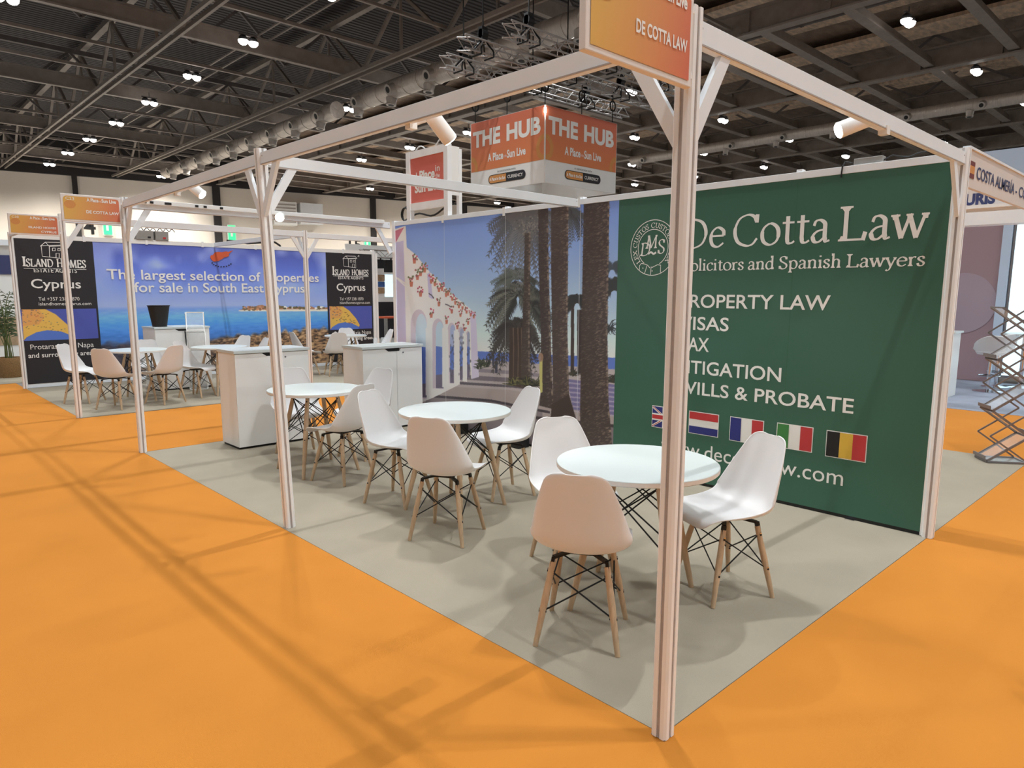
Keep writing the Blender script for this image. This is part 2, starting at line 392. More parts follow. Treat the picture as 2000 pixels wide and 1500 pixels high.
# ------------------------------------------------------------------ printed pictures: colour painted on a fine grid
class Picture:
    def __init__(self, plane, a0, a1, b0, b1, nx, ny, tofn):
        self.p, self.a0, self.a1, self.b0, self.b1, self.nx, self.ny = plane, a0, a1, b0, b1, nx, ny
        self.A, self.B = np.meshgrid(np.linspace(a0, a1, nx), np.linspace(b0, b1, ny))
        self.img = np.zeros((ny, nx, 3)); self.to = tofn
    def _idx(self, P):
        sa = (self.nx-1)/(self.a1-self.a0); sb = (self.ny-1)/(self.b1-self.b0)
        i0 = max(0, int((P[:,0].min()-self.a0)*sa)-1); i1 = min(self.nx, int((P[:,0].max()-self.a0)*sa)+3)
        j0 = max(0, int((P[:,1].min()-self.b0)*sb)-1); j1 = min(self.ny, int((P[:,1].max()-self.b0)*sb)+3)
        return i0, i1, j0, j1
    def poly(self, px, c, alpha=1.0):
        P = np.array([self.to(x, y) for x, y in px]); i0, i1, j0, j1 = self._idx(P)
        if i1 <= i0 or j1 <= j0: return
        da = (self.a1-self.a0)/(self.nx-1); db = (self.b1-self.b0)/(self.ny-1)
        cov = np.zeros((j1-j0, i1-i0))
        for ox, oy in ((-.25,-.25),(.25,-.25),(-.25,.25),(.25,.25)):
            X = self.A[j0:j1,i0:i1]+ox*da; Y = self.B[j0:j1,i0:i1]+oy*db
            ins = np.zeros(X.shape, bool)
            for k in range(len(P)):
                x1, y1 = P[k]; x2, y2 = P[(k+1)%len(P)]
                if y1 == y2: continue
                cond = ((y1 > Y) != (y2 > Y)) & (X < (x2-x1)*(Y-y1)/(y2-y1)+x1)
                ins ^= cond
            cov += ins*.25
        cov = (cov*alpha)[...,None]
        self.img[j0:j1,i0:i1] = self.img[j0:j1,i0:i1]*(1-cov)+np.asarray(c, float)*cov
    def stroke(self, pts, w0, w1, c, alpha=1.0):
        pts = [np.array(p, float) for p in pts]; n = len(pts); L, R = [], []
        for i in range(n):
            d = pts[min(n-1,i+1)]-pts[max(0,i-1)]; d = d/(np.linalg.norm(d)+1e-9); w = w0+(w1-w0)*i/max(1,n-1)
            nn = np.array([-d[1], d[0]])*w/2; L.append(pts[i]+nn); R.append(pts[i]-nn)
        self.poly(L+R[::-1], c, alpha)
    def ell(self, x, y, rx, ry, c, alpha=1.0, n=14):
        self.poly([(x+rx*math.cos(2*math.pi*i/n), y+ry*math.sin(2*math.pi*i/n)) for i in range(n)], c, alpha)
    def build(self, name, parent, off, gain=1.0, rough=.45):
        m = self.p; n = self.nx*self.ny
        co = (m.o+m.n*off)[None]+self.A.reshape(-1,1)*m.r[None]+self.B.reshape(-1,1)*m.u[None]-np.array(parent.location)[None]
        idx = np.arange(n).reshape(self.ny, self.nx)
        q = np.stack([idx[:-1,:-1], idx[:-1,1:], idx[1:,1:], idx[1:,:-1]], -1).reshape(-1,4)
        me = bpy.data.meshes.new(name); me.vertices.add(n); me.vertices.foreach_set('co', co.astype(np.float32).ravel())
        me.loops.add(q.size); me.loops.foreach_set('vertex_index', q.astype(np.int32).ravel())
        me.polygons.add(len(q)); me.polygons.foreach_set('loop_start', (np.arange(len(q))*4).astype(np.int32))
        me.update(calc_edges=True)
        at = me.color_attributes.new('print', 'FLOAT_COLOR', 'POINT')
        c = np.ones((n,4), np.float32); c[:,:3] = np.clip(lin(np.clip(self.img,0,255)).reshape(-1,3)*gain, 0, .95)
        at.data.foreach_set('color', c.ravel())
        mt = bpy.data.materials.new(name+'_print'); mt.use_nodes = True; nt = mt.node_tree
        a = nt.nodes.new('ShaderNodeAttribute'); a.attribute_name = 'print'
        b = nt.nodes['Principled BSDF']; b.inputs['Roughness'].default_value = rough
        nt.links.new(a.outputs['Color'], b.inputs['Base Color']); me.materials.append(mt)
        o = bpy.data.objects.new(name, me); col.objects.link(o); o.parent = parent
        return o
def vnoise(nx, ny, sx, sy, seed):
    r = np.random.RandomState(seed); g = r.rand(int(sy)+3, int(sx)+3)
    X = np.linspace(0, sx, nx); Y = np.linspace(0, sy, ny)
    xi = X.astype(int); yi = Y.astype(int); fx = X-xi; fy = Y-yi; fx = fx*fx*(3-2*fx); fy = fy*fy*(3-2*fy)
    g00 = g[np.ix_(yi,xi)]; g01 = g[np.ix_(yi,xi+1)]; g10 = g[np.ix_(yi+1,xi)]; g11 = g[np.ix_(yi+1,xi+1)]
    return (g00*(1-fx)+g01*fx)*(1-fy)[:,None]+(g10*(1-fx)+g11*fx)*fy[:,None]
def ramp(vals, pos, cols):
    cols = np.asarray(cols, float)
    return np.stack([np.interp(vals, pos, cols[:,k]) for k in range(3)], -1)
# ================================================================== THE HALL
LX0, LX1, LY0, LY1, ROOF = -20.0, 62.0, -18.0, 61.0, 12.6
struct(MB().box((LX0,LY0,-.2), (LX1,LY1,0)).build('floor', M_concrete))
ac = MB()
for x0, x1, y0, y1 in ((-4.2,0,-12,13.0),(0,8.88,-4.2,-.002),(0,5.93,6.02,8.5),(5.94,8.88,.0,8.5),(6.7,8.88,8.5,19)): ac.box((x0,y0,0), (x1,y1,.004))
tag(ac.build('aisle_carpet', M_orange), 'bright orange carpet running along all the aisles', 'carpet')
struct(MB().box((LX0,LY0,ROOF), (20.6,LY1,ROOF+.3)).build('ceiling', M_deck))
struct(MB().box((20.6,LY0,ROOF), (LX1,LY1,ROOF+.3)).build('ceiling_insulation', M_foil))
# far wall: pale lower wall, dark cladding above
A_, B_ = onz(0, 330, 10.0), onz(720, 385, 10.0)
wdir = (B_-A_)[:2]/np.linalg.norm((B_-A_)[:2]); wnor = np.array([wdir[1], -wdir[0]])   # towards the camera
def wallpt(s, z, off=0.0): return np.array([A_[0]+wdir[0]*s+wnor[0]*off, A_[1]+wdir[1]*s+wnor[1]*off, z])
def wallbox(s0, s1, z0, z1, o0, o1):
    m = MB(); c = (wallpt(s0,z0,o0)+wallpt(s1,z1,o1))/2
    m.obox(c, np.array([*wdir,0])*(s1-s0)/2, np.array([*wnor,0])*(o1-o0)/2, np.array([0,0,1])*(z1-z0)/2); return m
S0, S1 = -32.0, 72.0
struct(wallbox(S0, S1, 0, 9.9, -.4, 0).build('wall_far', M_hall))
struct(wallbox(S0, S1, 9.9, ROOF, -.4, .3).build('wall_far_cladding', M_halldark))
struct(MB().box((LX0-.3,LY0,0), (LX0,LY1+8,ROOF)).build('wall_left', M_hall))
struct(MB().box((LX1,LY0,0), (LX1+.3,LY1,ROOF)).build('wall_right', M_halldark))
struct(MB().box((LX0,LY0-.3,0), (LX1,LY0,ROOF)).build('wall_back', M_hall))
def wall_s(x, y):     # where a pixel meets the far wall: distance along it and height
    d = ray(x, y); n3 = np.array([*wnor, 0]); t = ((A_-CAM)@n3)/(d@n3); P = CAM+d*t
    return float((P-A_)[:2]@wdir), float(P[2])
for k, (x, w) in enumerate(((153,.35),(425,.55),(728,.45),(905,.5))):
    s, z = wall_s(x, 440); struct(wallbox(s-w/2, s+w/2, 0, 10.4, 0, .35).build('trim_%d' % (k+1), M_halldark))
def digits(txt, x0, x1, ytop, ybot, label):
    s0, z1 = wall_s(x0, ytop); s1, z0 = wall_s(x1, ybot)
    pl = Plane(wallpt(0,0,0), np.array([*wdir,0]), (0,0,1))
    t = thing('wall_number', label, 'wall number', wallpt(s0, z0))
    sans(pl, txt, s0, s1, z0, z1, M_flagblack, t, .015, 'numeral', .03)
digits('14', 147, 188, 426, 458, 'large black 14 painted on the far hall wall, left')
digits('15', 681, 705, 468, 486, 'large black 15 painted on the far hall wall, right')
for x, y, l in ((210,443,'green lit exit sign on far wall just right of the black 14'),(452,455,'green lit exit sign on far wall by the dark pipe, middle one'),(716,478,'green lit exit sign on far wall at far right, beside the wall opening')):
    s, z = wall_s(x, y)
    t = thing('exit_sign', l, 'exit sign', wallpt(s, z))
    wallbox(s-.34, s+.34, z-.66, z+.66, 0, .18).build('housing', M_white, t)
    wallbox(s-.27, s+.27, z-.58, z+.58, .19, .24).build('lit_face', M_exit, t)
    wallbox(s-.1, s+.06, z-.3, z+.25, .25, .27).build('running_figure', M_print, t)
s, z = wall_s(545, 420)
t = thing('ventilation_unit', 'pale ventilation unit high on the far wall behind the tall posts', 'ventilation unit', wallpt(s, z))
wallbox(s-.7, s+1.2, z-.9, z+1.0, 0, 1.2).build('cabinet', M_white, t)
wallbox(s+1.5, s+3.4, z-.7, z+1.0, 0, 1.2).build('duct_box', M_rail, t)
m = MB()
for k in range(5): m.v += []; m = m.box((0,0,0),(0,0,0)) if False else m
g = MB()
for k in range(6):
    q = wallbox(s-.6, s+1.1, z-.7+k*.28, z-.6+k*.28, 1.2, 1.23); g.add(q.v, q.f)
g.build('grille', M_slot, t)

# ---- roof steel: lattice trusses along the hall, purlins across, plate girders to the right
for X in (-7.1, -.1, 6.88, 13.6):
    m = MB()
    for dx in (-.16, .16): m.box((X+dx-.05, LY0, 10.0), (X+dx+.05, LY1, 10.14))
    m.box((X-.12, LY0, 12.2), (X+.12, LY1, 12.4))
    y = LY0; k = 0
    while y < LY1-2.6:
        a, b = (10.1, 12.2) if k % 2 == 0 else (12.2, 10.1)
        m.bar((X,y,a), (X,y+2.6,b), .12, .12); 
        if k % 2: m.bar((X,y,10.1), (X,y,12.2), .09, .09, (0,1,0))
        y += 2.6; k += 1
    struct(m.build('roof_truss', M_steel))
py = [2.0+3.28*k for k in range(-5, 18)]
for Y in py:
    m = MB(); big = py.index(Y) % 3 == 0
    if big: m.box((LX0, Y-.1, 10.2), (20.6, Y+.1, 10.26)); m.box((LX0, Y-.02, 10.26), (20.6, Y+.02, 10.72)); m.box((LX0, Y-.1, 10.72), (20.6, Y+.1, 10.78))
    else: m.box((LX0, Y-.045, 10.3), (20.6, Y+.045, 10.34)); m.box((LX0, Y-.012, 10.34), (20.6, Y+.012, 10.42))
    struct(m.build('roof_purlin', M_steel))
for Y in py[::3]:
    m = MB()
    m.box((LX0, Y+.9, 11.9), (20.6, Y+1.05, 12.1))
    x = LX0; k = 0
    while x < 19:
        a, b = (10.35, 11.95) if k % 2 == 0 else (11.95, 10.35)
        m.bar((x,Y+.97,a), (x+1.75,Y+.97,b), .1, .1); x += 1.75; k += 1
    struct(m.build('roof_cross_truss', M_steeldark))
for X, h in ((20.7,.75),(29.1,.75),(35.5,.6),(41.5,.7),(48,.7)):
    m = MB(); m.box((X-.2, LY0, 10), (X+.2, LY1, 10.06)); m.box((X-.03, LY0, 10.06), (X+.03, LY1, 10+h)); m.box((X-.2, LY0, 10+h), (X+.2, LY1, 10.06+h))
    for k in range(30): m.box((X-.15, LY0+k*2.65, 10.06), (X+.15, LY0+k*2.65+.03, 10+h))
    struct(m.build('plate_girder', M_steel))
k = 0
for Y in np.arange(-2.6, 58, 2.7):
    m = MB(); m.box((20.9, Y-.17, 10.12), (60, Y+.17, 10.17)); m.box((20.9, Y-.03, 10.17), (60, Y+.03, 10.5))
    struct(m.build('cross_beam', M_steel)); k += 1
for X, z in ((24.9, 11.4), (33.0, 11.2), (38.2, 11.3)):
    m = MB()
    m.box((X-.06, LY0, z), (X+.06, LY1, z+.1))
    y = LY0; k = 0
    while y < LY1-2.2:
        a, b = (z, 12.5) if k % 2 == 0 else (12.5, z)
        m.bar((X,y,a), (X,y+2.1,b), .1, .1); y += 2.1; k += 1
    struct(m.build('roof_brace_truss', M_steeldark))
# thin conduits and trays under the roof deck
for X in (9.9, 10.4, 15.2):
    struct(MB().box((X-.03, 6, 10.75), (X+.03, 59, 10.8)).build('ceiling_conduit', M_steel))

# ---- air ducts with jet nozzles
def duct(X, Z, y0, y1, r, ys, label):
    t = thing('air_duct', label, 'air duct', (X, y0, Z))
    m = MB(); n = max(6, int((y1-y0)/.9))
    for k in range(n):
        a, b = y0+(y1-y0)*k/n, y0+(y1-y0)*(k+1)/n
        m.cone((X,a,Z), (X,b-.05,Z), r, r, 20); m.cone((X,b-.05,Z), (X,b,Z), r*1.04, r*1.04, 20)
    smooth_by_angle(m.build('duct_tube', M_duct, t))
    for yy in ys:
        for ang in (math.radians(200), math.radians(262)):
            d = np.array([math.cos(ang), 0, math.sin(ang)]); c = np.array([X, yy+(.5 if ang > 4 else 0), Z])
            nz = MB(); nz.cone(c+d*r*.9, c+d*(r+.18), r*.62, r*.5, 18); nz.cone(c+d*(r+.18), c+d*(r+.24), r*.55, r*.55, 18)
            o = nz.build('nozzle', M_nozzle, t)
            MB().cone(c+d*(r+.2), c+d*(r+.245), r*.33, r*.33, 16).build('nozzle_mouth', M_blackp, t)
duct(14.43, 9.4, 9.1, 25.4, .36, np.arange(10.1, 24.9, 2.45), 'large spiral air duct with round jet nozzles, nearer run')
duct(14.43, 9.4, 27.1, 49.6, .36, np.arange(28, 49, 2.45), 'large spiral air duct with jet nozzles, run nearer the far wall')
duct(34.09, 9.6, 3.4, 26.0, .26, np.arange(4.6, 25.5, 2.9), 'slim air duct with jet nozzles above the green wall')
for X in (24.0, 27.0, 31.2, 38.5):
    struct(MB().box((X-.8, -6, 12.2), (X+.8, 58, 12.35)).build('ceiling_batt', M_batt))

# ---- twin ceiling lamps in a regular grid
ORD = ['first','second','third','fourth','fifth','sixth','seventh','eighth','ninth','tenth','eleventh','twelfth','thirteenth','fourteenth','fifteenth']
HALL_LIGHT = bpy.data.lights.new('hall_lamp', 'SPOT'); HALL_LIGHT.energy = HALL_WATTS*.6; HALL_LIGHT.spot_size = math.radians(155)
HALL_LIGHT.spot_blend = 1.0; HALL_LIGHT.shadow_soft_size = .04; HALL_LIGHT.color = (.94, .985, 1.0)
NEAR_LIGHT = HALL_LIGHT.copy(); NEAR_LIGHT.energy = HALL_WATTS*1.75
FAR_LIGHT = HALL_LIGHT.copy(); FAR_LIGHT.energy = HALL_WATTS*4.2; FAR_LIGHT.color = (1, .97, .9)      # wall-wash lamps of the last row
def lamp_pair(X, Y, Z, label, half=.175):
    t = thing('ceiling_lamp', label, 'ceiling lamp', (X, Y, Z), 0, 'twin lamps under the hall roof')
    h = MB(); h.box((X-.32,Y-.04,Z+.16), (X+.32,Y+.04,Z+.22)); h.box((X-.015,Y-.015,Z+.2), (X+.015,Y+.015,Z+.42))
    h.build('mount_bar', M_steeldark, t)
    for s in (-half, half):
        MB().lathe([(.135,0),(.14,.1),(.07,.17)], (X+s,Y,Z), 14).build('lamp_housing', M_blackp, t)
        MB().lathe([(.04,-.15),(.1,-.125),(.15,-.07),(.165,.0)], (X+s,Y,Z), 14).build('lens', M_lens, t)
        lo = bpy.data.objects.new('lamp', FAR_LIGHT if Y > 43 else (NEAR_LIGHT if abs(X-2.3) < .1 else HALL_LIGHT)); col.objects.link(lo); lo.parent = t; lo.location = (s, 0, -.17)
rows = [(-11.7, 3.3), (-4.7, 3.3), (2.3, 3.3), (8.9, 1.9), (15.95, 1.9), (23.05, 1.75), (30.3, 1.6), (36.8, 1.3), (43.9, 1.0), (51, 1.0)]
for ri, (X, y0) in enumerate(rows):
    Ys = [y0+5.35*k for k in range(-3 if ri < 5 else -1, 11) if y0+5.35*k < 57.2]
    if ri == 0: Ys = Ys[:8]
    if ri == 1: Ys = Ys[:9]
    Ys = [Y for Y in Ys if float((np.array([X,Y])-A_[:2])@wnor) > 1.6]
    for k, Y in enumerate(reversed(Ys)):
        lamp_pair(X, Y, 10.0, 'twin ceiling lamp, %s from the far wall in the %s row counted from the left' % (ORD[k], ORD[ri]))

# ---- lighting truss lengths, hoists and the hanging orange box
def box_truss(Y, x0, x1, z, label, s=.3):
    t = thing('lighting_truss', label, 'lighting truss', (x0, Y, z), 0, 'trusses above the hanging box')
    m = MB(); h = s/2
    for dy in (-h, h):
        for dz in (-h, h): m.cone((x0,Y+dy,z+dz), (x1,Y+dy,z+dz), .025, .025, 8)
    m.build('chords', M_truss, t)
    w = MB(); n = int((x1-x0)/.3); st = (x1-x0)/n
    for k in range(n):
        xa, xb = x0+k*st, x0+(k+1)*st; sg = 1 if k % 2 else -1
        for d in (-h, h):
            w.cone((xa,Y+d,z-sg*h), (xb,Y+d,z+sg*h), .012, .012, 6)
            w.cone((xa,Y-sg*h,z+d), (xb,Y+sg*h,z+d), .012, .012, 6)
    w.build('lattice', M_truss, t)
    return t
def hoist(x, y, z, ztop, label):
    t = thing('chain_hoist', label, 'hoist', (x, y, z), 0, 'hoists and slings on the trusses')
    m = MB(); m.obox((x,y,z+.35), (.09,.0,.0), (0,.07,0), (0,0,.16)); m.cone((x-.09,y,z+.35), (x+.09,y,z+.35), .11, .11, 12)
    m.build('motor', M_blackp, t)
    c = MB(); c.cone((x,y,z+.5), (x,y,ztop), .018, .018, 6); c.build('chain', M_black, t)
    s = MB()
    for dx in (-.2, .2): s.tube([(x,y,z+.25), (x+dx,y-.17,z-.05), (x+dx,y-.17,z-.18), (x+dx,y+.17,z-.18), (x+dx,y+.17,z-.05), (x,y,z+.25)], .022, 6)
    s.build('sling', M_black, t)
ZT = 7.5
for Y, x0, nm in ((11.1, 9.6, 'nearest'), (12.5, 9.4, 'middle'), (13.85, 9.9, 'farthest')):
    box_truss(Y, x0, 17.6, ZT, 'aluminium box truss hung under the roof, %s of the three' % nm)
    for x, wv in ((x0+.7, 'left end'), (13.2, 'centre'), (15.6, 'right end')):
        hoist(x, Y, ZT, 10.0, 'black chain hoist with slings, %s of the %s truss' % (wv, nm))
HX, HY, HL, HB, HT = 12.05, 12.23, 3.07, 4.5, 6.5
hub = thing('hanging_banner_box', 'square orange box banner reading THE HUB hung from the trusses', 'hanging banner', (HX, HY, HB))
ZS = 5.1
for nm, a, b in (('front_panel', (HX+.03,HY,0), (HX+HL,HY+.03,0)), ('side_panel', (HX,HY+.03,0), (HX+.03,HY+HL,0)),
                 ('rear_panel', (HX+.03,HY+HL-.03,0), (HX+HL,HY+HL,0)), ('far_side_panel', (HX+HL-.03,HY+.03,0), (HX+HL,HY+HL-.03,0))):
    o = MB().box((a[0],a[1],HB), (b[0],b[1],HT)).build(nm, M_white, hub)
hp = [(Plane((HX,HY,0), (1,0,0), (0,0,1)), 'right'), (Plane((HX,HY+HL,0), (0,-1,0), (0,0,1)), 'left')]
for pl, nm in hp:
    hz = ZS
    shape(pl, [(.03,hz),(HL-.02,hz),(HL-.02,HT-.01),(.03,HT-.01)], M_hub, hub, 'orange_print', .006)
    sans(pl, 'THE', .12, 1.32, 5.78, 6.24, M_print, hub, .042, 'lettering', .012)
    sans(pl, 'HUB', 1.58, 2.92, 5.78, 6.24, M_print, hub, .042, 'lettering', .012)
    sans(pl, 'A Place', .78, 1.44, 5.32, 5.54, M_print, hub, .03, 'lettering', .012)
    sans(pl, 'in the', 1.47, 1.58, 5.36, 5.44, M_print, hub, .0, 'lettering', .012)
    sans(pl, 'Sun Live', 1.6, 2.35, 5.32, 5.54, M_print, hub, .03, 'lettering', .012)
    sans(pl, 'IN ASSOCIATION WITH', 1.2, 1.95, 4.98, 5.02, M_ink, hub, 0, 'lettering', .012)
    def pill(a0, a1, b0, b1, n=8):
        r = (b1-b0)/2; c = (b0+b1)/2
        return [(a1-r+r*math.sin(math.pi*i/n), c-r*math.cos(math.pi*i/n)) for i in range(n+1)]+[(a0+r-r*math.sin(math.pi*i/n), c+r*math.cos(math.pi*i/n)) for i in range(n+1)]
    shape(pl, pill(.8, 2.35, 4.68, 4.93), M_ink, hub, 'badge', .01)
    shape(pl, pill(.83, 1.72, 4.70, 4.91)[9:]+[(1.56,4.70),(1.56,4.91)], M_amber, hub, 'badge_patch', .014)
    sans(pl, 'A Place in the Sun', .87, 1.53, 4.76, 4.85, M_print, hub, .03, 'lettering', .018)
    sans(pl, 'CURRENCY', 1.63, 2.25, 4.76, 4.85, M_print, hub, .015, 'lettering', .018)
    for ac, sgn in ((.03, 1), (HL-.02, -1)):
        ring = []
        for i in range(13):
            w = -math.pi/2+math.pi*i/12 if sgn > 0 else math.pi/2+math.pi*i/12
            ring.append((w,))
        zc = 5.42 if (sgn > 0) == (nm == 'right') else 5.2
        outer = [(ac+.3*math.cos(w[0]), max(hz, zc+.34*math.sin(w[0]))) for w in ring]; inner = [(ac+.17*math.cos(w[0]), max(hz, zc+.2*math.sin(w[0]))) for w in ring]
        m = MB(); n = len(ring)
        m.add([pl.pt(a, b, .009) for a, b in outer+inner], [(i, i+1, n+i+1, n+i) for i in range(n-1)])
        m.build('ring_motif', M_amber, hub)
m = MB()
for x, y in ((HX+.1,HY+.1),(HX+HL-.1,HY+.1),(HX+.1,HY+HL-.1),(HX+HL-.1,HY+HL-.1),(HX+HL/2,HY+.05),(HX+.05,HY+HL/2)):
    m.cone((x,y,HT-.02), (x,y,ZT-.2), .014, .014, 6)
    m.tube([(x+.12*math.cos(2*math.pi*i/14), y, HT+.5+.14*math.sin(2*math.pi*i/14)) for i in range(15)], .022, 6)
m.build('suspension_cable', M_black, hub)
MB().box((HX-.045,HY-.045,6.28), (HX-.005,HY-.005,6.42)).build('corner_gap_glow', M_spotlens, hub)  # glowing block standing in for light that shows through the corner gap, no lamp

# ================================================================== THE STANDS: carpets
W, L, H = 2.96, 6.0, 2.393
def carpet(x0, x1, y0, y1, label, material=M_grey, th=.006):
    return tag(MB().box((x0,y0,0), (x1,y1,th)).build('stand_carpet', material), label, 'carpet')
carpet(.0, W+.02, .0, L, 'taupe carpet square under the three white tables before the green wall')
carpet(W+.04, 5.93, .0, L, 'taupe carpet strip under the zigzag literature rack behind the green wall')
carpet(.0, 6.6, 8.52, 12.08, 'taupe carpet of the far stand before the blue sea picture')
carpet(8.9, 12.7, -4.0, 6.5, 'blue grey floor under the white bar stools at far right', M_cold)
carpet(-1.2, .6, 13.02, 18.0, 'taupe carpet under the basket plant at far left')
ZC = .006

# ================================================================== shell scheme posts, beams, walls
def post_poly(x, y, a=.031, sl=.007, dp=.006, ch=.008):
    q = []
    for k in range(4):
        c, s = [(1,0),(0,1),(-1,0),(0,-1)][k]
        loc = [(a, -a+ch), (a, -sl), (a-dp, -sl), (a-dp, sl), (a, sl), (a, a-ch)]
        for u, v in loc: q.append((x+u*c-v*s, y+u*s+v*c))
    return q
def post(x, y, label, h=H+.02, top=None, z0=ZC):
    t = thing('aluminium_post', label, 'post', (x, y, z0), 0, None)
    if top is None: top = (x, y)
    P0, P1 = post_poly(x, y), post_poly(*top); n = len(P0); m = MB()
    m.add([(u,v,z0) for u,v in P0]+[(u,v,h) for u,v in P1], [(i,(i+1)%n,n+(i+1)%n,n+i) for i in range(n)])
    cx = [(0,1,2,3,4,5),(6,7,8,9,10,11),(12,13,14,15,16,17),(18,19,20,21,22,23)]
    o = len(m.v)
    core = [i for k in range(4) for i in (6*k+2, 6*k+3)]
    for base in (0, n):
        m.f.append(tuple(base+i for i in core))
        for k in range(4):
            m.f.append((base+6*k+4, base+6*k+5, base+(6*k+6)%n, base+(6*k+7)%n, base+(6*k+8)%n, base+6*k+3))
    m.build('extrusion', M_alu, t)
    s = MB()
    f0, f1 = np.array([x,y,z0]), np.array([*top,h])
    for k in range(4):
        c = np.array([[1,0,0],[0,1,0],[-1,0,0],[0,-1,0]][k], float)
        s.bar(f0+c*.0255, f1+c*.0255, .002 if k % 2 == 0 else .012, .012 if k % 2 == 0 else .002, (0,1,0))
    s.build('slot', M_slot, t)
    f = MB().box((x-.029,y-.029,z0), (x+.029,y+.029,z0+.003)).build('foot_plate', M_slot, t)
    return t
post(0, 0, 'tall aluminium post at the front corner of the stand, nearest and largest')
P1B, P1T = (.045, 2.98), (-.04, 2.965)
post(*P1B, 'aluminium post halfway along the aisle edge, left of the three white tables', top=P1T)
post(0, 6.0, 'aluminium post carrying the small sign with the amber C23 corner')
post(W, 0, 'aluminium post at the right end of the green wall')
post(0, 8.56, 'aluminium post at the aisle corner of the far stand, under the C30 sign', h=2.46)
post(0, 12.12, 'aluminium post at the left end of the black Cyprus panel', h=2.46)
post(3.11, 8.56, 'slim aluminium post of the far stand rising behind the left white cabinet', h=2.46)

def brace(t, p, d, z, sgn=1, drop=.27, run=.2):
    """diagonal brace from the post at p down-up along unit direction d to a beam at height z"""
    p = np.array([*p, 0.0]); d = np.array([*d, 0.0])
    a = p+d*.03+np.array([0,0,z-drop]); b = p+d*run+np.array([0,0,z])
    side = np.array([-d[1], d[0], 0])
    m = MB(); dirv = (b-a)/np.linalg.norm(b-a)
    m.bar(a-dirv*.02, b+dirv*.02, .022, .05, np.cross(dirv, side))
    m.build('brace', M_rail, t)
def beam(p, q, label, z1=H-.005, hgt=.075, th=.026, braces=True, cap=True):
    p, q = np.array(p, float), np.array(q, float); d = q-p; Ln = np.linalg.norm(d); d /= Ln
    t = thing('cross_beam_rail', label, 'beam', (*p, z1-hgt))
    a, b = p+d*.028, q-d*.028; s = np.array([-d[1], d[0]])
    m = MB(); c = (a+b)/2
    m.obox((*c, z1-hgt/2), (*(d*np.linalg.norm(b-a)/2),0), (*(s*th/2),0), (0,0,hgt/2)); m.build('rail', M_rail, t, bevel=.002)
    lip = MB()
    for sg in (-1, 1): lip.obox((*(c+s*sg*(th/2+.0015)), z1-hgt+.005), (*(d*np.linalg.norm(b-a)/2),0), (*(s*.0015),0), (0,0,.0025))
    lip.build('lower_groove', M_slot, t)
    if braces:
        brace(t, p, d, z1-hgt)
        if braces != 'start': brace(t, q, -d, z1-hgt)
    bolts = MB()
    for e, sg in ((a,1),(b,-1)):
        for zz in (z1-hgt*.3,): 
            c0 = np.array([*(e+d*sg*.02), zz])
            for k in (-1,1): bolts.cone(c0+np.array([*(s*k*th/2),0]), c0+np.array([*(s*k*(th/2+.002)),0]), .004, .004, 8)
    bolts.build('bolt', M_slot, t)
    return t
beam((0,0), P1T, 'long white beam over the aisle edge from the front corner post')
beam(P1T, (0,6), 'white beam over the aisle edge, the half ending at the C23 sign')
beam((0,0), (W,0), 'long white beam from the front corner post to the right end of the green wall')
beam(P1T, (W-.03,3), 'white beam crossing the stand from the middle post to the palm tree picture', braces='start')
beam((0,6), (W-.03,6), 'white beam with sockets along the far side of the stand with tables')
beam((0,8.56), (3.11,8.56), 'white beam along the front of the far blue stand', z1=2.445, hgt=.085)
beam((3.11,8.56), (6.4,8.56), 'white beam of the far blue stand, right of its slim post', z1=2.43, hgt=.08)
beam((3.11,8.56), (3.11,12.1), 'white beam running back to the blue sea picture', z1=2.445, hgt=.075, braces='start')
beam((0,8.56), (0,12.12), 'white side beam of the far stand behind the C30 sign', z1=2.445, hgt=.06, braces=False)
# sockets and cover strips on the far beam
st = thing('socket_strip', 'white socket strip with dark holes fixed along the far white beam', 'socket strip', (.1,5.96,H-.07))
MB().box((.12,5.95,H-.03), (2.8,5.985,H+.012)).build('strip', M_white, st, bevel=.004)
m = MB()
for x in (.15,.21,.34,.37,.62,.7,.86): m.box((x,5.945,H-.02), (x+.03,5.95,H-.0))
m.build('socket', M_blackp, st)

# ---- back wall of the near stand
wall = thing('partition_wall', 'long partition wall with the palm promenade picture and the green lawyers print', 'partition wall', (W,3,ZC))
XW = W
MB().box((XW,.03,.012), (XW+.04,5.97,2.34)).build('backing_panel', M_white, wall)
MB().box((XW-.012,.03,2.345), (XW+.05,5.985,H)).build('top_rail', M_rail, wall, bevel=.002)
m = MB()
for y in (1,2,3,4,5):
    m.box((XW+.005,y-.02,2.3), (XW+.055,y+.02,H+.02))
m.box((XW-.018,5.955,.0), (XW+.06,6.01,H+.015))
m.build('wall_post', M_alu, wall)
tabs = MB()
for y in (2,3,4,5): tabs.box((XW-.014,y+.0,2.32), (XW-.012,y+.035,H+.012))
tabs.build('joint_clip', M_white, wall)
MB().box((XW-.012,.02,.01), (XW-.002,.045,2.35)).build('edge_trim', M_white, wall)
plw = Plane((XW-.004, 0, 0), (0,-1,0), (0,0,1))      # right = -y
yg = float(onx(1205, 600, XW)[1])
def tw(x, y):
    P = onx(x, y, XW); return (-float(P[1]), float(P[2]))
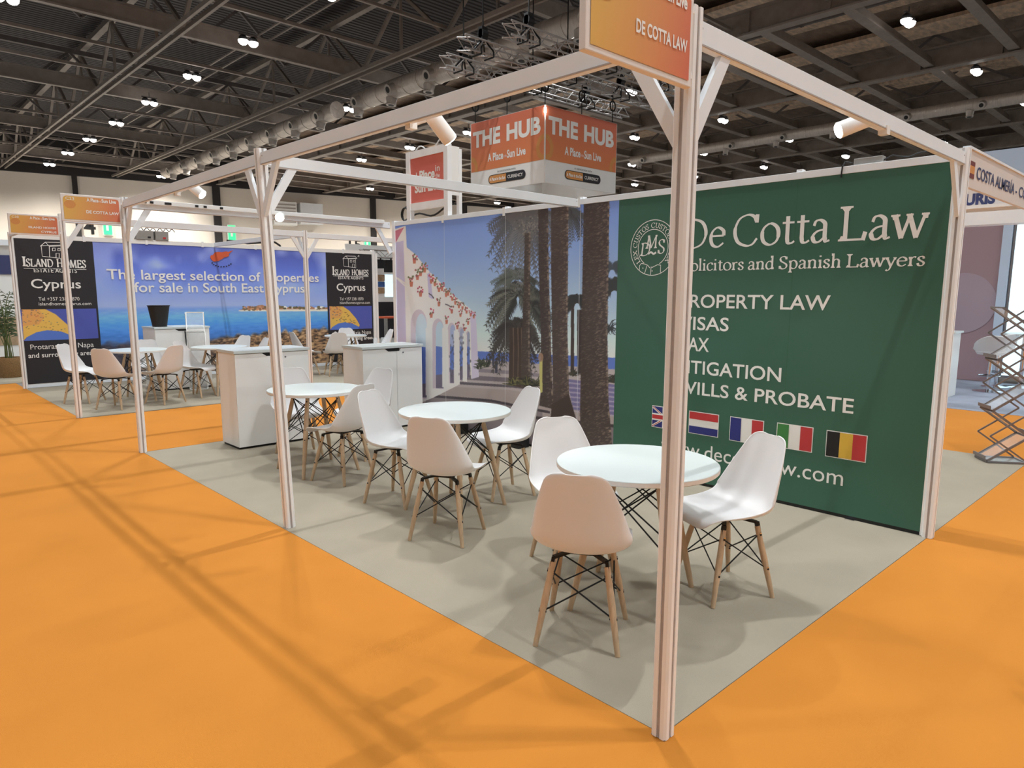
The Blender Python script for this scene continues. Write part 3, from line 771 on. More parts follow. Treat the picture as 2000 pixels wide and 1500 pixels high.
# green half
g = MB(); g.box((XW-.006,.04,.03), (XW-.0005,yg,2.345)); g.build('green_print', M_green, wall)
m = MB()
for y in (1.0, 2.0): m.box((XW-.0066,y-.0015,.03), (XW-.0062,y+.0015,2.34))
m.build('panel_joint', mat('joint_green', (58,106,80), .5, noise=.02), wall)
def tspan(xl, yl, xr, yr, ytop_r):
    """baseline from pixel (xl,yl) to (xr,yr), cap top at the right end ytop_r -> a0,a1,b0,b1"""
    a0, z0 = tw(xl, yl); a1, z1 = tw(xr, yr); zt = tw(xr, ytop_r)[1]
    zb = (z0+z1)/2; return a0, a1, zb, zb+(zt-z1)
def wsans(txt, xl, yl, xr, yr, yt, bold=.012, name='lettering'):
    a0, a1, b0, b1 = tspan(xl, yl, xr, yr, yt); sans(plw, txt, a0, a1, b0, b1, M_print, wall, bold, name, .006)
a0, _ = tw(1335, 487); a1, _ = tw(1813, 466); zb = (tw(1420,482)[1]+tw(1640,472)[1])/2; zt = tw(1640, 405)[1]-tw(1640,472)[1]
serif(plw, 'De Cotta Law', a0, a1, zb, zb+zt, M_print, wall, 'lettering', .006, thick=.092, thin=.034, space=.16)
a0, _ = tw(1335, 530); a1, _ = tw(1807, 520); zb = (tw(1480,526)[1]+tw(1700,522)[1])/2; zt = tw(1660,496)[1]-tw(1660,522)[1]
serif(plw, 'Solicitors and Spanish Lawyers', a0, a1, zb, zb+zt, M_print, wall, 'lettering', .006, thick=.1, thin=.04, space=.2)
wsans('PROPERTY LAW', 1331, 601, 1622, 605.5, 576)
wsans('VISAS', 1329, 644, 1424, 646, 619.5)
wsans('TAX', 1329, 684, 1385.5, 687, 660)
wsans('LITIGATION', 1327, 730, 1526.5, 742.7, 714.7)
wsans('WILLS & PROBATE', 1323, 767, 1667.6, 806.8, 777.7)
a0, _ = tw(1292, 878); a1, _ = tw(1647, 948); zb = (tw(1371,896)[1]+tw(1600,938)[1])/2; zt = (tw(1384,871)[1]-tw(1384,899)[1])
sans(plw, 'www.decottalaw.com', a0, a1, zb, zb+zt*.97, M_print, wall, .0, 'lettering', .006)
# flags
def flag(px, kind):
    P = [tw(*p) for p in px]; a0 = (P[0][0]+P[2][0])/2; a1 = (P[1][0]+P[3][0])/2; b1 = (P[0][1]+P[1][1])/2; b0 = (P[2][1]+P[3][1])/2
    e = .006
    shape(plw, [(a0-e,b0-e),(a1+e,b0-e),(a1+e,b1+e),(a0-e,b1+e)], M_print, wall, 'flag_border', .004)
    w, h = a1-a0, b1-b0
    def r(u0,u1,v0,v1,mt,off=.007,nm='flag_stripe'): shape(plw, [(a0+u0*w,b0+v0*h),(a0+u1*w,b0+v0*h),(a0+u1*w,b0+v1*h),(a0+u0*w,b0+v1*h)], mt, wall, nm, off)
    if kind == 'nl': r(0,1,2/3,1,M_red); r(0,1,0,1/3,M_blue)
    if kind == 'fr': r(0,1/3,0,1,M_blue); r(2/3,1,0,1,M_red)
    if kind == 'it': r(0,1/3,0,1,M_flaggreen); r(2/3,1,0,1,M_red)
    if kind == 'be': r(0,1/3,0,1,M_flagblack); r(1/3,2/3,0,1,M_yellow); r(2/3,1,0,1,M_red)
    if kind == 'uk':
        r(0,1,0,1,M_blue,.006,'flag_field')
        for (u0,v0),(u1,v1) in (((0,0),(1,1)),((0,1),(1,0))):
            for wd, mt, off in ((.2,M_print,.0068),(.07,M_red,.0074)):
                q = MB(); d = np.array([(u1-u0)*w,(v1-v0)*h]); n = np.array([-d[1],d[0]])/np.linalg.norm(d)*wd*h/2
                p, s2 = np.array([a0+u0*w,b0+v0*h]), np.array([a0+u1*w,b0+v1*h])
                pts = [p+n, p-n, s2-n, s2+n]; pts = [(min(max(x,a0),a1), min(max(y,b0),b1)) for x, y in pts]
                shape(plw, pts, mt, wall, 'flag_saltire', off)
        for wd, mt, off in ((.34,M_print,.008),(.2,M_red,.0086)):
            r(0,1,.5-wd/2,.5+wd/2,mt,off,'flag_cross'); r(.5-wd*h/w/2,.5+wd*h/w/2,0,1,mt,off+.0003,'flag_cross')
flag([(1276,792.5),(1328,800),(1275,831.5),(1327,841)], 'uk')
flag([(1348,803),(1404,811),(1347,843.5),(1402.5,853.5)], 'nl')
flag([(1428.5,814.5),(1491.5,823),(1426.5,858),(1490,869)], 'fr')
flag([(1520,826),(1588,836.5),(1518,870.5),(1585.5,883)], 'it')
flag([(1616.5,841),(1694,852),(1614.5,889.5),(1690,901.5)], 'be')
# round belt emblem
c0 = tw(1276.5, 484); ra = abs(tw(1276.5,430)[1]-tw(1276.5,538)[1])/2
V, F = [], []
def circ(r, w, a0=0, a1=2*math.pi, n=48):
    ribbon(V, F, [np.array([c0[0]+r*math.cos(a0+(a1-a0)*i/n), c0[1]+r*math.sin(a0+(a1-a0)*i/n)]) for i in range(n+1)], lambda d: w)
circ(ra, .006); circ(ra*.66, .006, math.radians(-62), math.radians(236))
def arcpt(r, deg): return np.array([c0[0]+r*math.cos(math.radians(deg)), c0[1]+r*math.sin(math.radians(deg))])
for dg in (250, 266): ribbon(V, F, [arcpt(ra*.68, dg), arcpt(ra*.98, dg)], lambda d: .006)
ribbon(V, F, [arcpt(ra*.68, 238), arcpt(ra*.74, 228), arcpt(ra*.86, 228), arcpt(ra*.97, 234)], lambda d: .006)
ribbon(V, F, [arcpt(ra*.68, 238), arcpt(ra*.66, 252), arcpt(ra*.74, 262)], lambda d: .006)
ribbon(V, F, [arcpt(ra*.72, 268), arcpt(ra*.66, 290), arcpt(ra*.74, 300), arcpt(ra*.84, 296), arcpt(ra*.98, 292)], lambda d: .006)
for dg in (240, 270): ribbon(V, F, [arcpt(ra*.84, dg-1.5), arcpt(ra*.84, dg+1.5)], lambda d: .009)
m = MB(); m.add([plw.pt(p[0],p[1],.006) for p in V], F); m.build('emblem_belt', M_print, wall)
V2, F2 = [], []
def arc_text(txt, a_start, a_end, r, size):
    gl = [c for c in txt]; adv = [SER[c][0] if c != ' ' else .35 for c in gl]; tot = sum(adv); x = 0
    for c, ad in zip(gl, adv):
        if c != ' ':
            v, f = serif_mesh(c, thick=.11, thin=.05); th = math.radians(a_start+(a_end-a_start)*(x+ad/2)/tot)
            o = len(V2)
            for p in v:
                lx, ly = (p[0]-ad/2)*size, p[1]*size
                rx, ry = math.sin(th), -math.cos(th); ux, uy = math.cos(th), math.sin(th)
                V2.append((c0[0]+ux*(r+ly)+rx*lx, c0[1]+uy*(r+ly)+ry*lx, p[2]))
            F2.extend(tuple(i+o for i in q) for q in f)
        x += ad
arc_text('LEX CUSTOS CUSTODIT LEX', 222, -42, ra*.72, ra*.27)
m = MB(); m.add([plw.pt(p[0],p[1],.006+p[2]) for p in V2], F2); m.build('emblem_motto', M_print, wall)
for ch, dx, dz, sc in (('D', -.58, -.28, .62), ('M', -.34, -.02, .62), ('S', .2, -.22, .66)):
    v, f = serif_mesh(ch, thick=.1, thin=.035, shear=.15 if ch != 'S' else .05)
    m = MB(); m.add([plw.pt(c0[0]+ra*(dx+p[0]*sc*1.0), c0[1]+ra*(dz+p[1]*sc*1.15), .006+p[2]) for p in v], f); m.build('emblem_initial', M_print, wall)
V3, F3 = [], []
ribbon(V3, F3, _spline([(c0[0]-.2*ra,c0[1]-.22*ra),(c0[0]-.08*ra,c0[1]-.16*ra),(c0[0]+.04*ra,c0[1]-.22*ra),(c0[0]+.15*ra,c0[1]-.17*ra)]), lambda d: .016)
m = MB(); m.add([plw.pt(p[0],p[1],.006) for p in V3], F3); m.build('emblem_flourish', M_print, wall)

# ---- palm promenade picture
random.seed(5)
mural = Picture(plw, -5.955, -yg, .03, 2.345, 560, 400, tw)
nz = vnoise(560, 400, 30, 22, 3); n2 = vnoise(560, 400, 190, 130, 4); n3 = vnoise(560, 400, 6, 5, 9)
zz = mural.B
mural.img[:] = ramp(zz, [.9,1.15,1.5,2.0,2.35], [(200,210,214),(180,198,214),(150,174,214),(122,150,210),(106,134,204)])+(n3-.5)[...,None]*10
# sea and ground
mural.poly([(770,672),(935,686),(1210,699),(1210,735),(770,712)], (84,108,176))
mural.poly([(770,712),(935,702),(1210,722),(1210,880),(770,800)], (160,152,154))
for a, b, c, al in ((730,738,(92,86,98),.8),(744,748,(70,66,76),.85),(716,722,(110,104,118),.7)):
    mural.poly([(840,a-2),(1000,a+8),(1060,a+14),(1060,b+15),(1000,b+9),(840,b-1)], c, al)
mural.poly([(835,752),(1000,762),(1210,800),(1210,880),(770,800)], (150,140,140))
mural.poly([(832,772),(960,782),(1060,800),(1060,880),(832,840)], (118,110,114))
mural.poly([(832,770),(960,780),(1075,803),(1075,808),(960,785),(832,775)], (62,56,64))
mural.poly([(1040,815),(1210,835),(1210,882),(1040,870)], (108,100,104))
mural.poly([(1040,812),(1210,830),(1210,836),(1040,818)], (56,50,54))
# shadow-striped path among trunks at right
mural.poly([(1108,740),(1210,752),(1210,812),(1120,800)], (104,100,138))
for k in range(7): mural.poly([(1110,746+k*9),(1208,757+k*9),(1208,760+k*9),(1110,749+k*9)], (160,152,170), .7)
# white arcade
WH, SH = (222,214,218), (172,168,196)
mural.poly([(770,448),(793,441),(795,483),(812,497),(840,531),(880,571),(905,592),(930,612),(936,736),(921,740),(918,700),(896,752),(848,776),(790,800),(770,800)], WH)
mural.poly([(770,474),(789,470),(794,668),(800,800),(770,800)], SH)
mural.poly([(770,452),(790,444),(772,477)], (176,104,122))
mural.poly([(835,535),(841,531),(846,585),(838,580)], SH)
mural.poly([(919,604),(930,612),(936,736),(922,740)], (186,180,208))
def arch(x0, x1, ytop, yb, inner):
    w = x1-x0; top = [(x0+w*(.5-.5*math.cos(math.pi*i/10)), ytop+w*.9*(1-math.sin(math.pi*i/10))) for i in range(11)]
    mural.poly(top+[(x1,yb+(x1-x0)*.1),(x0,yb)], (182,172,182))
    xi = x0+w*.32
    t2 = [(xi+(x1-xi)*(.5-.5*math.cos(math.pi*i/10)), ytop+w*.28+w*.8*(1-math.sin(math.pi*i/10))) for i in range(11)]
    mural.poly(t2+[(x1,yb),(xi,yb)], inner)
    mural.poly([(xi,676),(x1,678),(x1,yb),(xi,yb-2)], (82,106,172))
    mural.poly([(xi,yb-26),(x1,yb-27),(x1,yb),(xi,yb)], (96,90,110))
arch(803, 834, 604, 776, (176,190,222)); arch(845, 867, 622, 758, (170,188,226)); arch(875, 890, 630, 748, (150,160,190)); arch(895, 907, 638, 742, (150,156,180)); arch(911, 918, 646, 738, (140,146,170))
for x, y0, y1, w in ((838,640,772,15),(870,640,756,14),(892,645,749,12),(908,650,744,9)):
    mural.poly([(x-w*.4,y0),(x+w*.45,y0+4),(x+w*.55,y1+2),(x-w*.4,y1)], (222,214,218))
for k in range(60):
    x = random.choice([877,880,897,900,913]) + random.uniform(0,7); y = random.uniform(655,735)
    mural.ell(x, y, 1.2, 3, (70,72,84), .5)
# flower pots on the white wall
pots = [(810,505),(830,523),(822,530),(816,537),(804,550),(822,570),(843,545),(850,550),(858,562),(864,560),(872,572),(876,570),(884,580),(858,590),(890,588),(897,595),(904,598),(912,606),(920,612),(926,616),(843,612),(873,625),(894,636),(908,640),(915,628),(883,605),(900,612)]
for x, y in pots:
    s = 1.15-(x-800)/260.0
    mural.poly([(x-3.2*s,y),(x+3.2*s,y),(x+2.2*s,y+9*s),(x-2.2*s,y+9*s)], (172,108,92))
    for k in range(9): mural.ell(x+random.uniform(-5,5)*s, y+random.uniform(-9,2)*s, 1.6*s, 1.8*s, random.choice([(176,84,104),(120,100,80),(96,104,76),(150,70,90)]))
for p, q in (((772,540),(800,566)),((777,543),(794,555))): mural.stroke([p,q], 2.2, 2.2, (226,222,236))
mural.stroke([(838,573),(844,577),(848,583)], 2, 2, (60,56,66)); mural.stroke([(870,594),(876,596),(882,600)], 2, 2, (70,66,76))
# strollers, small planting
for x, y, h in ((964,705,20),(970,718,22),(976,704,14),(981,703,13),(958,702,12),(986,704,11),(951,704,10)):
    mural.ell(x, y-h*.75, h*.11, h*.13, (66,62,70)); mural.poly([(x-h*.14,y-h*.62),(x+h*.14,y-h*.62),(x+h*.1,y+h*.5),(x-h*.1,y+h*.5)], (64,66,82))
def leaf_bush(cx, cy, n, ln, cols, a0=0, a1=math.pi, w=2.2):
    for _ in range(n):
        a = random.uniform(a0, a1); l = ln*random.uniform(.5,1); x, y = cx+random.uniform(-4,4), cy+random.uniform(-3,3)
        mural.stroke([(x,y),(x+math.cos(a)*l*.5,y-math.sin(a)*l*.6),(x+math.cos(a)*l,y-math.sin(a)*l*.7)], w, .5, random.choice(cols))
for cx, cy in ((940,708),(946,712),(952,714),(937,718)): leaf_bush(cx, cy, 16, 16, [(52,58,48),(70,78,56),(40,44,42)])
# palms
def frond(cx, cy, ang, ln, droop, c, dens=16, leaf=15, w=2.9, al=.95):
    pts = []
    for i in range(dens+1):
        t = i/dens; pts.append((cx+math.cos(ang)*ln*t, cy-math.sin(ang)*ln*t+droop*ln*t*t))
    mural.stroke(pts, w*1.3, .6, c, al)
    for i in range(2, dens+1):
        t = i/dens; x, y = pts[i]; dx, dy = pts[i][0]-pts[i-1][0], pts[i][1]-pts[i-1][1]; L = math.hypot(dx,dy)+1e-6; dx /= L; dy /= L
        ll = leaf*(1-.55*t)*random.uniform(.8,1.15)
        for s in (-1, 1):
            ex, ey = x+(dx*.75-s*dy*.7)*ll, y+(dy*.75+s*dx*.7)*ll+ll*.3
            mural.poly([(x-dy*.9*s,y+dx*.9*s),(ex,ey),(x+dx*w,y+dy*w)], c, al)
D1, D2, D3 = (78,80,86), (100,104,108), (48,50,50)
def crown(cx, cy, n, r, a0, a1, cols, droop=.6, leaf=15, dens=15):
    for k in range(n):
        a = a0+(a1-a0)*(k+random.uniform(-.3,.3))/max(1,n-1)
        frond(cx, cy, a, r*random.uniform(.75,1.08), droop*random.uniform(.7,1.3), random.choice(cols), dens, leaf)
# distant crowns at right between trunks
crown(1128, 590, 34, 36, -.4, 3.5, [D3,(44,48,52)], .7, 10); crown(1200, 565, 34, 44, -.3, 3.6, [D3,(44,50,56)], .6, 12); crown(1196,525,8,30,-.2,3.3,[(60,70,80)],.5,10)
mural.poly([(1116,600),(1122,600),(1122,730),(1115,730)], (58,50,48)); mural.poly([(1128,605),(1139,605),(1139,730),(1128,730)], (54,46,46))
leaf_bush(1120, 732, 30, 16, [(46,46,44),(62,60,50)]); leaf_bush(1200, 745, 60, 24, [(40,42,42),(56,56,50)]); leaf_bush(1192, 640, 30, 26, [(50,56,60)], 0, 6.2)
# lower palm thicket
crown(1012, 575, 74, 60, -1.0, 4.2, [D3,(62,64,62),(84,88,82),(110,114,106)], .75, 15, 14)
crown(1010, 545, 18, 50, .2, 3.0, [(84,92,86),(60,64,62)], .7, 14); crown(1040,600,16,45,-.9,1.2,[D3,(70,74,72)],.8,14)
crown(1008, 640, 50, 54, -1.0, 4.2, [(50,48,48),(62,60,58)], .9, 13)
mural.poly([(996,640),(1036,640),(1036,760),(994,752)], (62,52,48))
for x in (1003,1012,1019): mural.stroke([(x,640),(x+1,680),(x,745)], 2.2, 1.2, (120,104,92), .6)
# tall trunks
def trunk(L, R, base, light):
    mural.poly(L+R[::-1], base)
    y0 = max(L[0][1], R[0][1]); y1 = min(L[-1][1], R[-1][1]); xl = lambda y: np.interp(y, [p[1] for p in L], [p[0] for p in L]); xr = lambda y: np.interp(y, [p[1] for p in R], [p[0] for p in R])
    w = xr((y0+y1)/2)-xl((y0+y1)/2)
    for _ in range(int((y1-y0)*w/14)):
        y = random.uniform(y0, y1); a, b = xl(y), xr(y); t = random.random(); x = a+(b-a)*t
        k = random.uniform(.55,1.0) if t < .55 else random.uniform(.75,1.25)
        c = tuple(min(255,v*k) for v in light)
        mural.stroke([(x-2.2,y+.8),(x+2.2,y-.4)], 1.6, .8, c, .75)
    for _ in range(int((y1-y0)/6)):
        y = random.uniform(y0, y1); mural.ell(xr(y)-1.5, y, 2.0, 2.4, (132,118,106), .5)
crown(1028, 424, 46, 74, 2.3, 5.6, [D1,D2,(84,86,92)], .75, 17, 16); crown(1046,415,12,60,-1.4,.4,[D1,D2],.8,16)
mural.poly([(985,424),(1010,412),(1062,405),(1058,440),(1040,466),(1024,462),(1010,448)], (92,92,94))
for _ in range(160):
    x, y = random.gauss(1036,13), random.gauss(443,10); mural.ell(x, y, 1.3, 1.4, random.choice([(128,124,116),(70,68,70),(110,106,104)]), .8)
trunk([(1026,455),(1024,560),(1020,650),(1018,755)], [(1037,455),(1036,560),(1035,650),(1036,755)], (66,58,56), (92,84,78))
crown(1112, 405, 8, 46, -1.5, -.3, [(74,78,82),(60,62,66)], .5, 14)
trunk([(1052,400),(1053,520),(1057,650),(1058,760),(1054,792)], [(1071,400),(1072,520),(1076,650),(1080,760),(1084,800)], (62,54,54), (86,77,73))
trunk([(1077,396),(1077,520),(1079,650),(1081,780),(1076,822)], [(1111,396),(1110,520),(1109,650),(1112,770),(1128,832)], (68,58,57), (96,86,80))
mural.poly([(1078,790),(1112,770),(1130,832),(1076,824)], (58,48,46))
trunk([(1141,390),(1139,520),(1136,650),(1134,780),(1133,880)], [(1191,390),(1189,520),(1187,650),(1189,780),(1197,880)], (62,53,52), (98,87,80))
leaf_bush(1003, 750, 60, 22, [(48,50,40),(92,92,56),(120,116,76),(40,40,38)]); leaf_bush(1030, 752, 60, 26, [(48,50,42),(92,92,58),(36,38,36)]); leaf_bush(1048, 752, 40, 22, [(40,42,38),(70,72,54)])
mural.poly([(1054,706),(1060,703),(1060,766),(1055,768)], (170,166,104)); mural.ell(1057,698,5,9,(150,120,96),.8)
mural.stroke([(1037,640),(1038,745)], 1.4, 1.4, (50,48,52)); mural.ell(1046,650,3.5,9,(60,60,60),.6)
mural.img = np.clip(mural.img, 0, 255)
mural.build('palm_picture', wall, .001, 1.62)
m = MB()
for y in (4.0, 5.0, 3.0): m.box((XW-.0062,y-.0015,.03), (XW-.0058,y+.0015,2.34))
m.build('picture_joint', M_rail, wall)
# grey tape foot strip and dark gap beneath the green print
MB().box((XW-.004,.05,.008), (XW+.0,5.9,.03)).build('foot_gap', M_blackp, wall)
for i, y in enumerate((.45, 1.3)):
    MB().box((XW-.03,y,.006), (XW-.005,y+.06,.012)).build('foot_clip', M_chrome, wall)

# ================================================================== orange flag signs on the posts
def flag_sign(Y, x0, x1, z0, z1, lines, code, label, pz=None):
    t = thing('hanging_sign', label, 'sign', (x1, Y-.02, z0))
    b = .018
    m = MB(); m.box((x0,Y-.035,z0), (x1,Y-.012,z1)); m.build('sign_box', M_signwhite, t, bevel=.004)
    pl = Plane((x0, Y-.036, z0), (1,0,0), (0,0,1)); w, h = x1-x0, z1-z0
    r = .03; a0, a1, b0, b1 = b, w-b, b, h-b
    poly = [(a0,b0),(a1,b0),(a1,b1-r*.6),(a1-r*.2,b1-r*.15),(a1-r*.6,b1)]+[(a0+r-r*math.sin(math.pi/2*i/6), b1-r+r*math.cos(math.pi/2*i/6)) for i in range(7)]
    shape(pl, poly, M_grad, t, 'orange_print', .001)
    n = MB(); circ_ = [(a0+.05+.045*math.cos(2*math.pi*i/20), a0*0+h*.62+.035*math.sin(2*math.pi*i/20)) for i in range(20)]
    shape(pl, circ_, M_amber, t, 'disc_motif', .0018)
    if code: sans(pl, code, a0+.02, a0+.085, h*.78, h*.88, M_print, t, 0, 'lettering', .003)
    sans(pl, 'A Place', w*.42, w*.615, h*.76, h*.895, M_print, t, .035, 'lettering', .003)
    sans(pl, 'in the', w*.622, w*.66, h*.77, h*.83, M_print, t, .01, 'lettering', .003)
    sans(pl, 'Sun Live', w*.668, w*.915, h*.76, h*.895, M_print, t, .035, 'lettering', .003)
    for s, u0, u1, v0, v1 in lines: sans(pl, s, w*u0, w*u1, h*v0, h*v1, M_print, t, .028, 'lettering', .003)
    for za in (z0+.03, z1-.06): MB().box((x1,Y-.03,za), (x1+.02,Y-.015,za+.02)).build('bracket', M_alu, t)
    return t
flag_sign(0, -.525, -.035, 2.17, 2.445, [('DE COTTA LAW',.42,.93,.33,.46)], None, 'large orange sign reading DE COTTA LAW on the nearest corner post')
flag_sign(6.0, -.51, -.035, 2.165, 2.40, [('DE COTTA LAW',.40,.95,.33,.44)], 'C23', 'small orange sign numbered C23 reading DE COTTA LAW on the far post')
flag_sign(8.56, -.53, -.035, 2.195, 2.43, [('ISLAND HOMES',.38,.93,.33,.43),('CYPRUS',.62,.93,.13,.23)], 'C30', 'orange sign numbered C30 reading ISLAND HOMES CYPRUS, farthest left')

# ---- box sign standing on top of the back wall
bs = thing('box_sign', 'white framed box sign with orange faces standing on top of the back wall', 'sign', (W+.1,5.3,H))
y0s, y1s = 4.96, 5.67
m = MB(); 
for y in (y0s, y1s): m.box((W-.01,y-.035,H), (W+.05,y+.035,3.16))
m.box((W-.005,y0s,3.08), (W+.045,y1s,3.16)); m.box((W-.005,y0s,2.5), (W+.045,y1s,2.58))
m.build('frame', M_alu, bs)
MB().box((W+.01,y0s,2.58), (W+.03,y1s,3.08)).build('face_panel', M_white, bs)
pls = Plane((W+.009, y1s-.035, 2.58), (0,-1,0), (0,0,1)); wS, hS = y1s-y0s-.07, .5
shape(pls, [(0,0),(wS,0),(wS,hS),(0,hS)], M_gradsq, bs, 'orange_print', .001)
sans(pls, 'A', wS*.14, wS*.22, hS*.5, hS*.68, M_print, bs, .04, 'lettering', .003)
sans(pls, 'Place', wS*.27, wS*.72, hS*.5, hS*.7, M_print, bs, .04, 'lettering', .003)
sans(pls, 'in', wS*.74, wS*.86, hS*.62, hS*.76, M_print, bs, .01, 'lettering', .003)
sans(pls, 'the', wS*.74, wS*.86, hS*.48, hS*.58, M_print, bs, .01, 'lettering', .003)
sans(pls, 'Sun Live', wS*.12, wS*.88, hS*.22, hS*.44, M_print, bs, .04, 'lettering', .003)
MB().box((W+.05,y0s-.03,2.62), (W+.16,y0s-.005,3.14)).build('side_panel', M_white, bs)
MB().box((W+.15,y0s-.04,H+.01), (W+.19,y0s+.01,3.12)).build('rear_post', M_alu, bs)
c = MB()
c.tube([(W+.1, y1s+.02-.25*i/10, 3.16+.07*math.sin(math.pi*i/10)) for i in range(11)], .008, 6)
c.tube([(W+.1, 5.3-.28*i/10, 3.16+.1*math.sin(math.pi*i/10)) for i in range(11)], .008, 6)
c.tube([(W+.02, y1s+.05+.02*math.sin(i), 3.1-.07*i) for i in range(9)], .006, 6)
c.build('white_cable', M_cablew, bs)
cb = MB()
for k in range(3): cb.tube([(W+.07+.02*k, 5.86+(.07+.015*k)*math.cos(2*math.pi*i/16), H+.09+(.075+.01*k)*math.sin(2*math.pi*i/16)) for i in range(17)], .008, 6)
cb.tube([(W+.08, 5.78-.07*i, H+.03+.035*math.sin(i*.7)+.006*i) for i in range(13)], .011, 6)
tag(cb.build('cable_coil', M_cable), 'coil of black cable on the left end of the back wall', 'cable')
gb = thing('power_unit', 'slim grey power unit with cables lying on top of the green wall', 'power unit', (W+.03,.62,H))
P_ = [onx(1672,316,W+.05), onx(1728,312,W+.05)]
MB().box((W+.01,P_[1][1],H+.002), (W+.07,P_[0][1],H+.045)).build('casing', M_greybox, gb, bevel=.004)
c = MB(); c.tube([(W+.02,P_[0][1]+.01,H+.02),(W+.0,P_[0][1]+.05,H+.03),(W-.016,P_[0][1]+.06,H+.0),(W-.016,P_[0][1]+.065,H-.07)], .005, 6)
c.build('cable', M_cable, gb); c = MB(); c.tube([(W+.04,P_[1][1],H+.02)]+[(W+.04,P_[1][1]-.05*i,H+.03+.012*math.sin(i*1.7)) for i in range(1,8)], .005, 6)
c.build('cable', M_cable, gb)

# ---- stand spotlights hung under the beams
def spot(p, d, label, watts, lensvis=True, ln=.15, r=.036, arm_to=None, size=75):
    p = np.array(p, float); d = np.array(d, float); d /= np.linalg.norm(d)
    t = thing('stand_spotlight', label, 'spotlight', p)
    MB().cone(p-d*ln*.5, p+d*ln*.5, r, r*1.05, 24).build('barrel', M_white, t, smooth=False)
    smooth_by_angle(t.children[0])
    MB().cone(p+d*(ln*.5+.0005), p+d*(ln*.5+.004), r*.9, r*.9, 24).build('lens', M_spotlens, t)
    if arm_to is not None:
        a = MB(); a.tube([arm_to, p-d*ln*.25], .011, 8); a.obox(arm_to, (.02,0,0), (0,.02,0), (0,0,.02)); a.build('arm', M_white, t)
    ld = bpy.data.lights.new('spot_lamp', 'SPOT'); ld.energy = watts; ld.spot_size = math.radians(size); ld.spot_blend = .6; ld.shadow_soft_size = r
    ld.color = (1, .96, .9)
    lo = bpy.data.objects.new('spot_lamp', ld); col.objects.link(lo); lo.parent = t
    lo.matrix_local = Matrix.Translation(Vector(d*(ln*.5+.02))) @ Vector((-d[0],-d[1],-d[2])).to_track_quat('Z','Y').to_matrix().to_4x4()
    return t
ZB = H-.08
p = onx(381, 369, .12); spot(p, (.5,-.62,-.62), 'white spotlight under the aisle beam near the C23 sign', SPOT_WATTS, arm_to=(0,p[1]+.05,ZB))
p = onx(857, 244, .12); spot(p, (.75,-.1,-.75), 'white spotlight under the aisle beam left of the hanging box', SPOT_WATTS, ln=.17, arm_to=(0,p[1]+.05,ZB))
p = ony(1668, 243, .1); spot(p, (-.62,.62,-.34), 'white spotlight under the long right beam, above the green wall', SPOT_WATTS*1.3, arm_to=(p[0]+.1,.0,ZB))
p = ony(547, 424, 5.9); spot(p, (-.5,-.82,-.2), 'bright white spotlight shining towards us from the far beam', SPOT_WATTS, r=.045, ln=.1, arm_to=(p[0],5.985,ZB+.02))
# ================================================================== CHAIRS
def chair_shell():
    # centre-line profile in (y forward, z): seat lip -> seat -> curve -> back top ; half width ; side lift along the surface normal
    prof = [(.236,.392,.105,.0),(.237,.402,.148,.002),(.232,.416,.176,.005),(.219,.430,.195,.009),(.195,.438,.207,.014),(.155,.440,.216,.021),(.09,.432,.223,.031),(.01,.424,.229,.044),(-.07,.422,.234,.060),
            (-.125,.430,.238,.076),(-.165,.450,.238,.088),(-.192,.484,.234,.092),(-.208,.53,.225,.086),(-.221,.585,.211,.073),(-.234,.645,.194,.056),
            (-.246,.70,.176,.041),(-.256,.748,.158,.029),(-.263,.780,.144,.020),(-.267,.800,.126,.014),(-.269,.811,.098,.008),(-.2695,.816,.055,.003)]
    P = np.array(prof)
    # resample smoothly
    sp = _spline([tuple(q) for q in P], 2); P = np.array(sp); n = len(P); k = 17
    V, F = [], []
    for i in range(n):
        d = P[min(n-1,i+1),:2]-P[max(0,i-1),:2]; d /= np.linalg.norm(d)
        nor = np.array([d[1], -d[0]])         # towards the sitter
        if nor[1] < 0 and P[i,1] < .44: nor = -nor
        nor = np.array([-d[1], d[0]]) if (np.dot([-d[1], d[0]], [.5,.7]) > 0) else np.array([d[1], -d[0]])
        for j in range(k):
            u = -1+2*j/(k-1); x = P[i,2]*.93*math.sin(u*math.pi/2*.92)/math.sin(math.pi/2*.92)
            l = P[i,3]*abs(u)**2.0
            V.append((x, P[i,0]+nor[0]*l, P[i,1]+nor[1]*l))
    for i in range(n-1):
        for j in range(k-1):
            F.append((i*k+j, i*k+j+1, (i+1)*k+j+1, (i+1)*k+j))
    bm = bmesh.new(); vs = [bm.verts.new(v) for v in V]
    for f in F: bm.faces.new([vs[i] for i in f])
    bmesh.ops.recalc_face_normals(bm, faces=bm.faces)
    # make normals face the sitter side, then thicken away from the sitter
    bm.faces.ensure_lookup_table()
    fc = min(bm.faces, key=lambda f: abs(f.calc_center_median().x)+abs(f.calc_center_median().y-.01))
    if fc.normal.z < 0: bmesh.ops.reverse_faces(bm, faces=bm.faces)
    bmesh.ops.solidify(bm, geom=list(bm.faces), thickness=.007)
    me = bpy.data.meshes.new('seat_shell'); bm.to_mesh(me); bm.free()
    for p in me.polygons: p.use_smooth = True
    me.materials.append(M_chair)
    return me
def obj_mesh(name, me, parent):
    o = bpy.data.objects.new(name, me); col.objects.link(o); o.parent = parent; return o
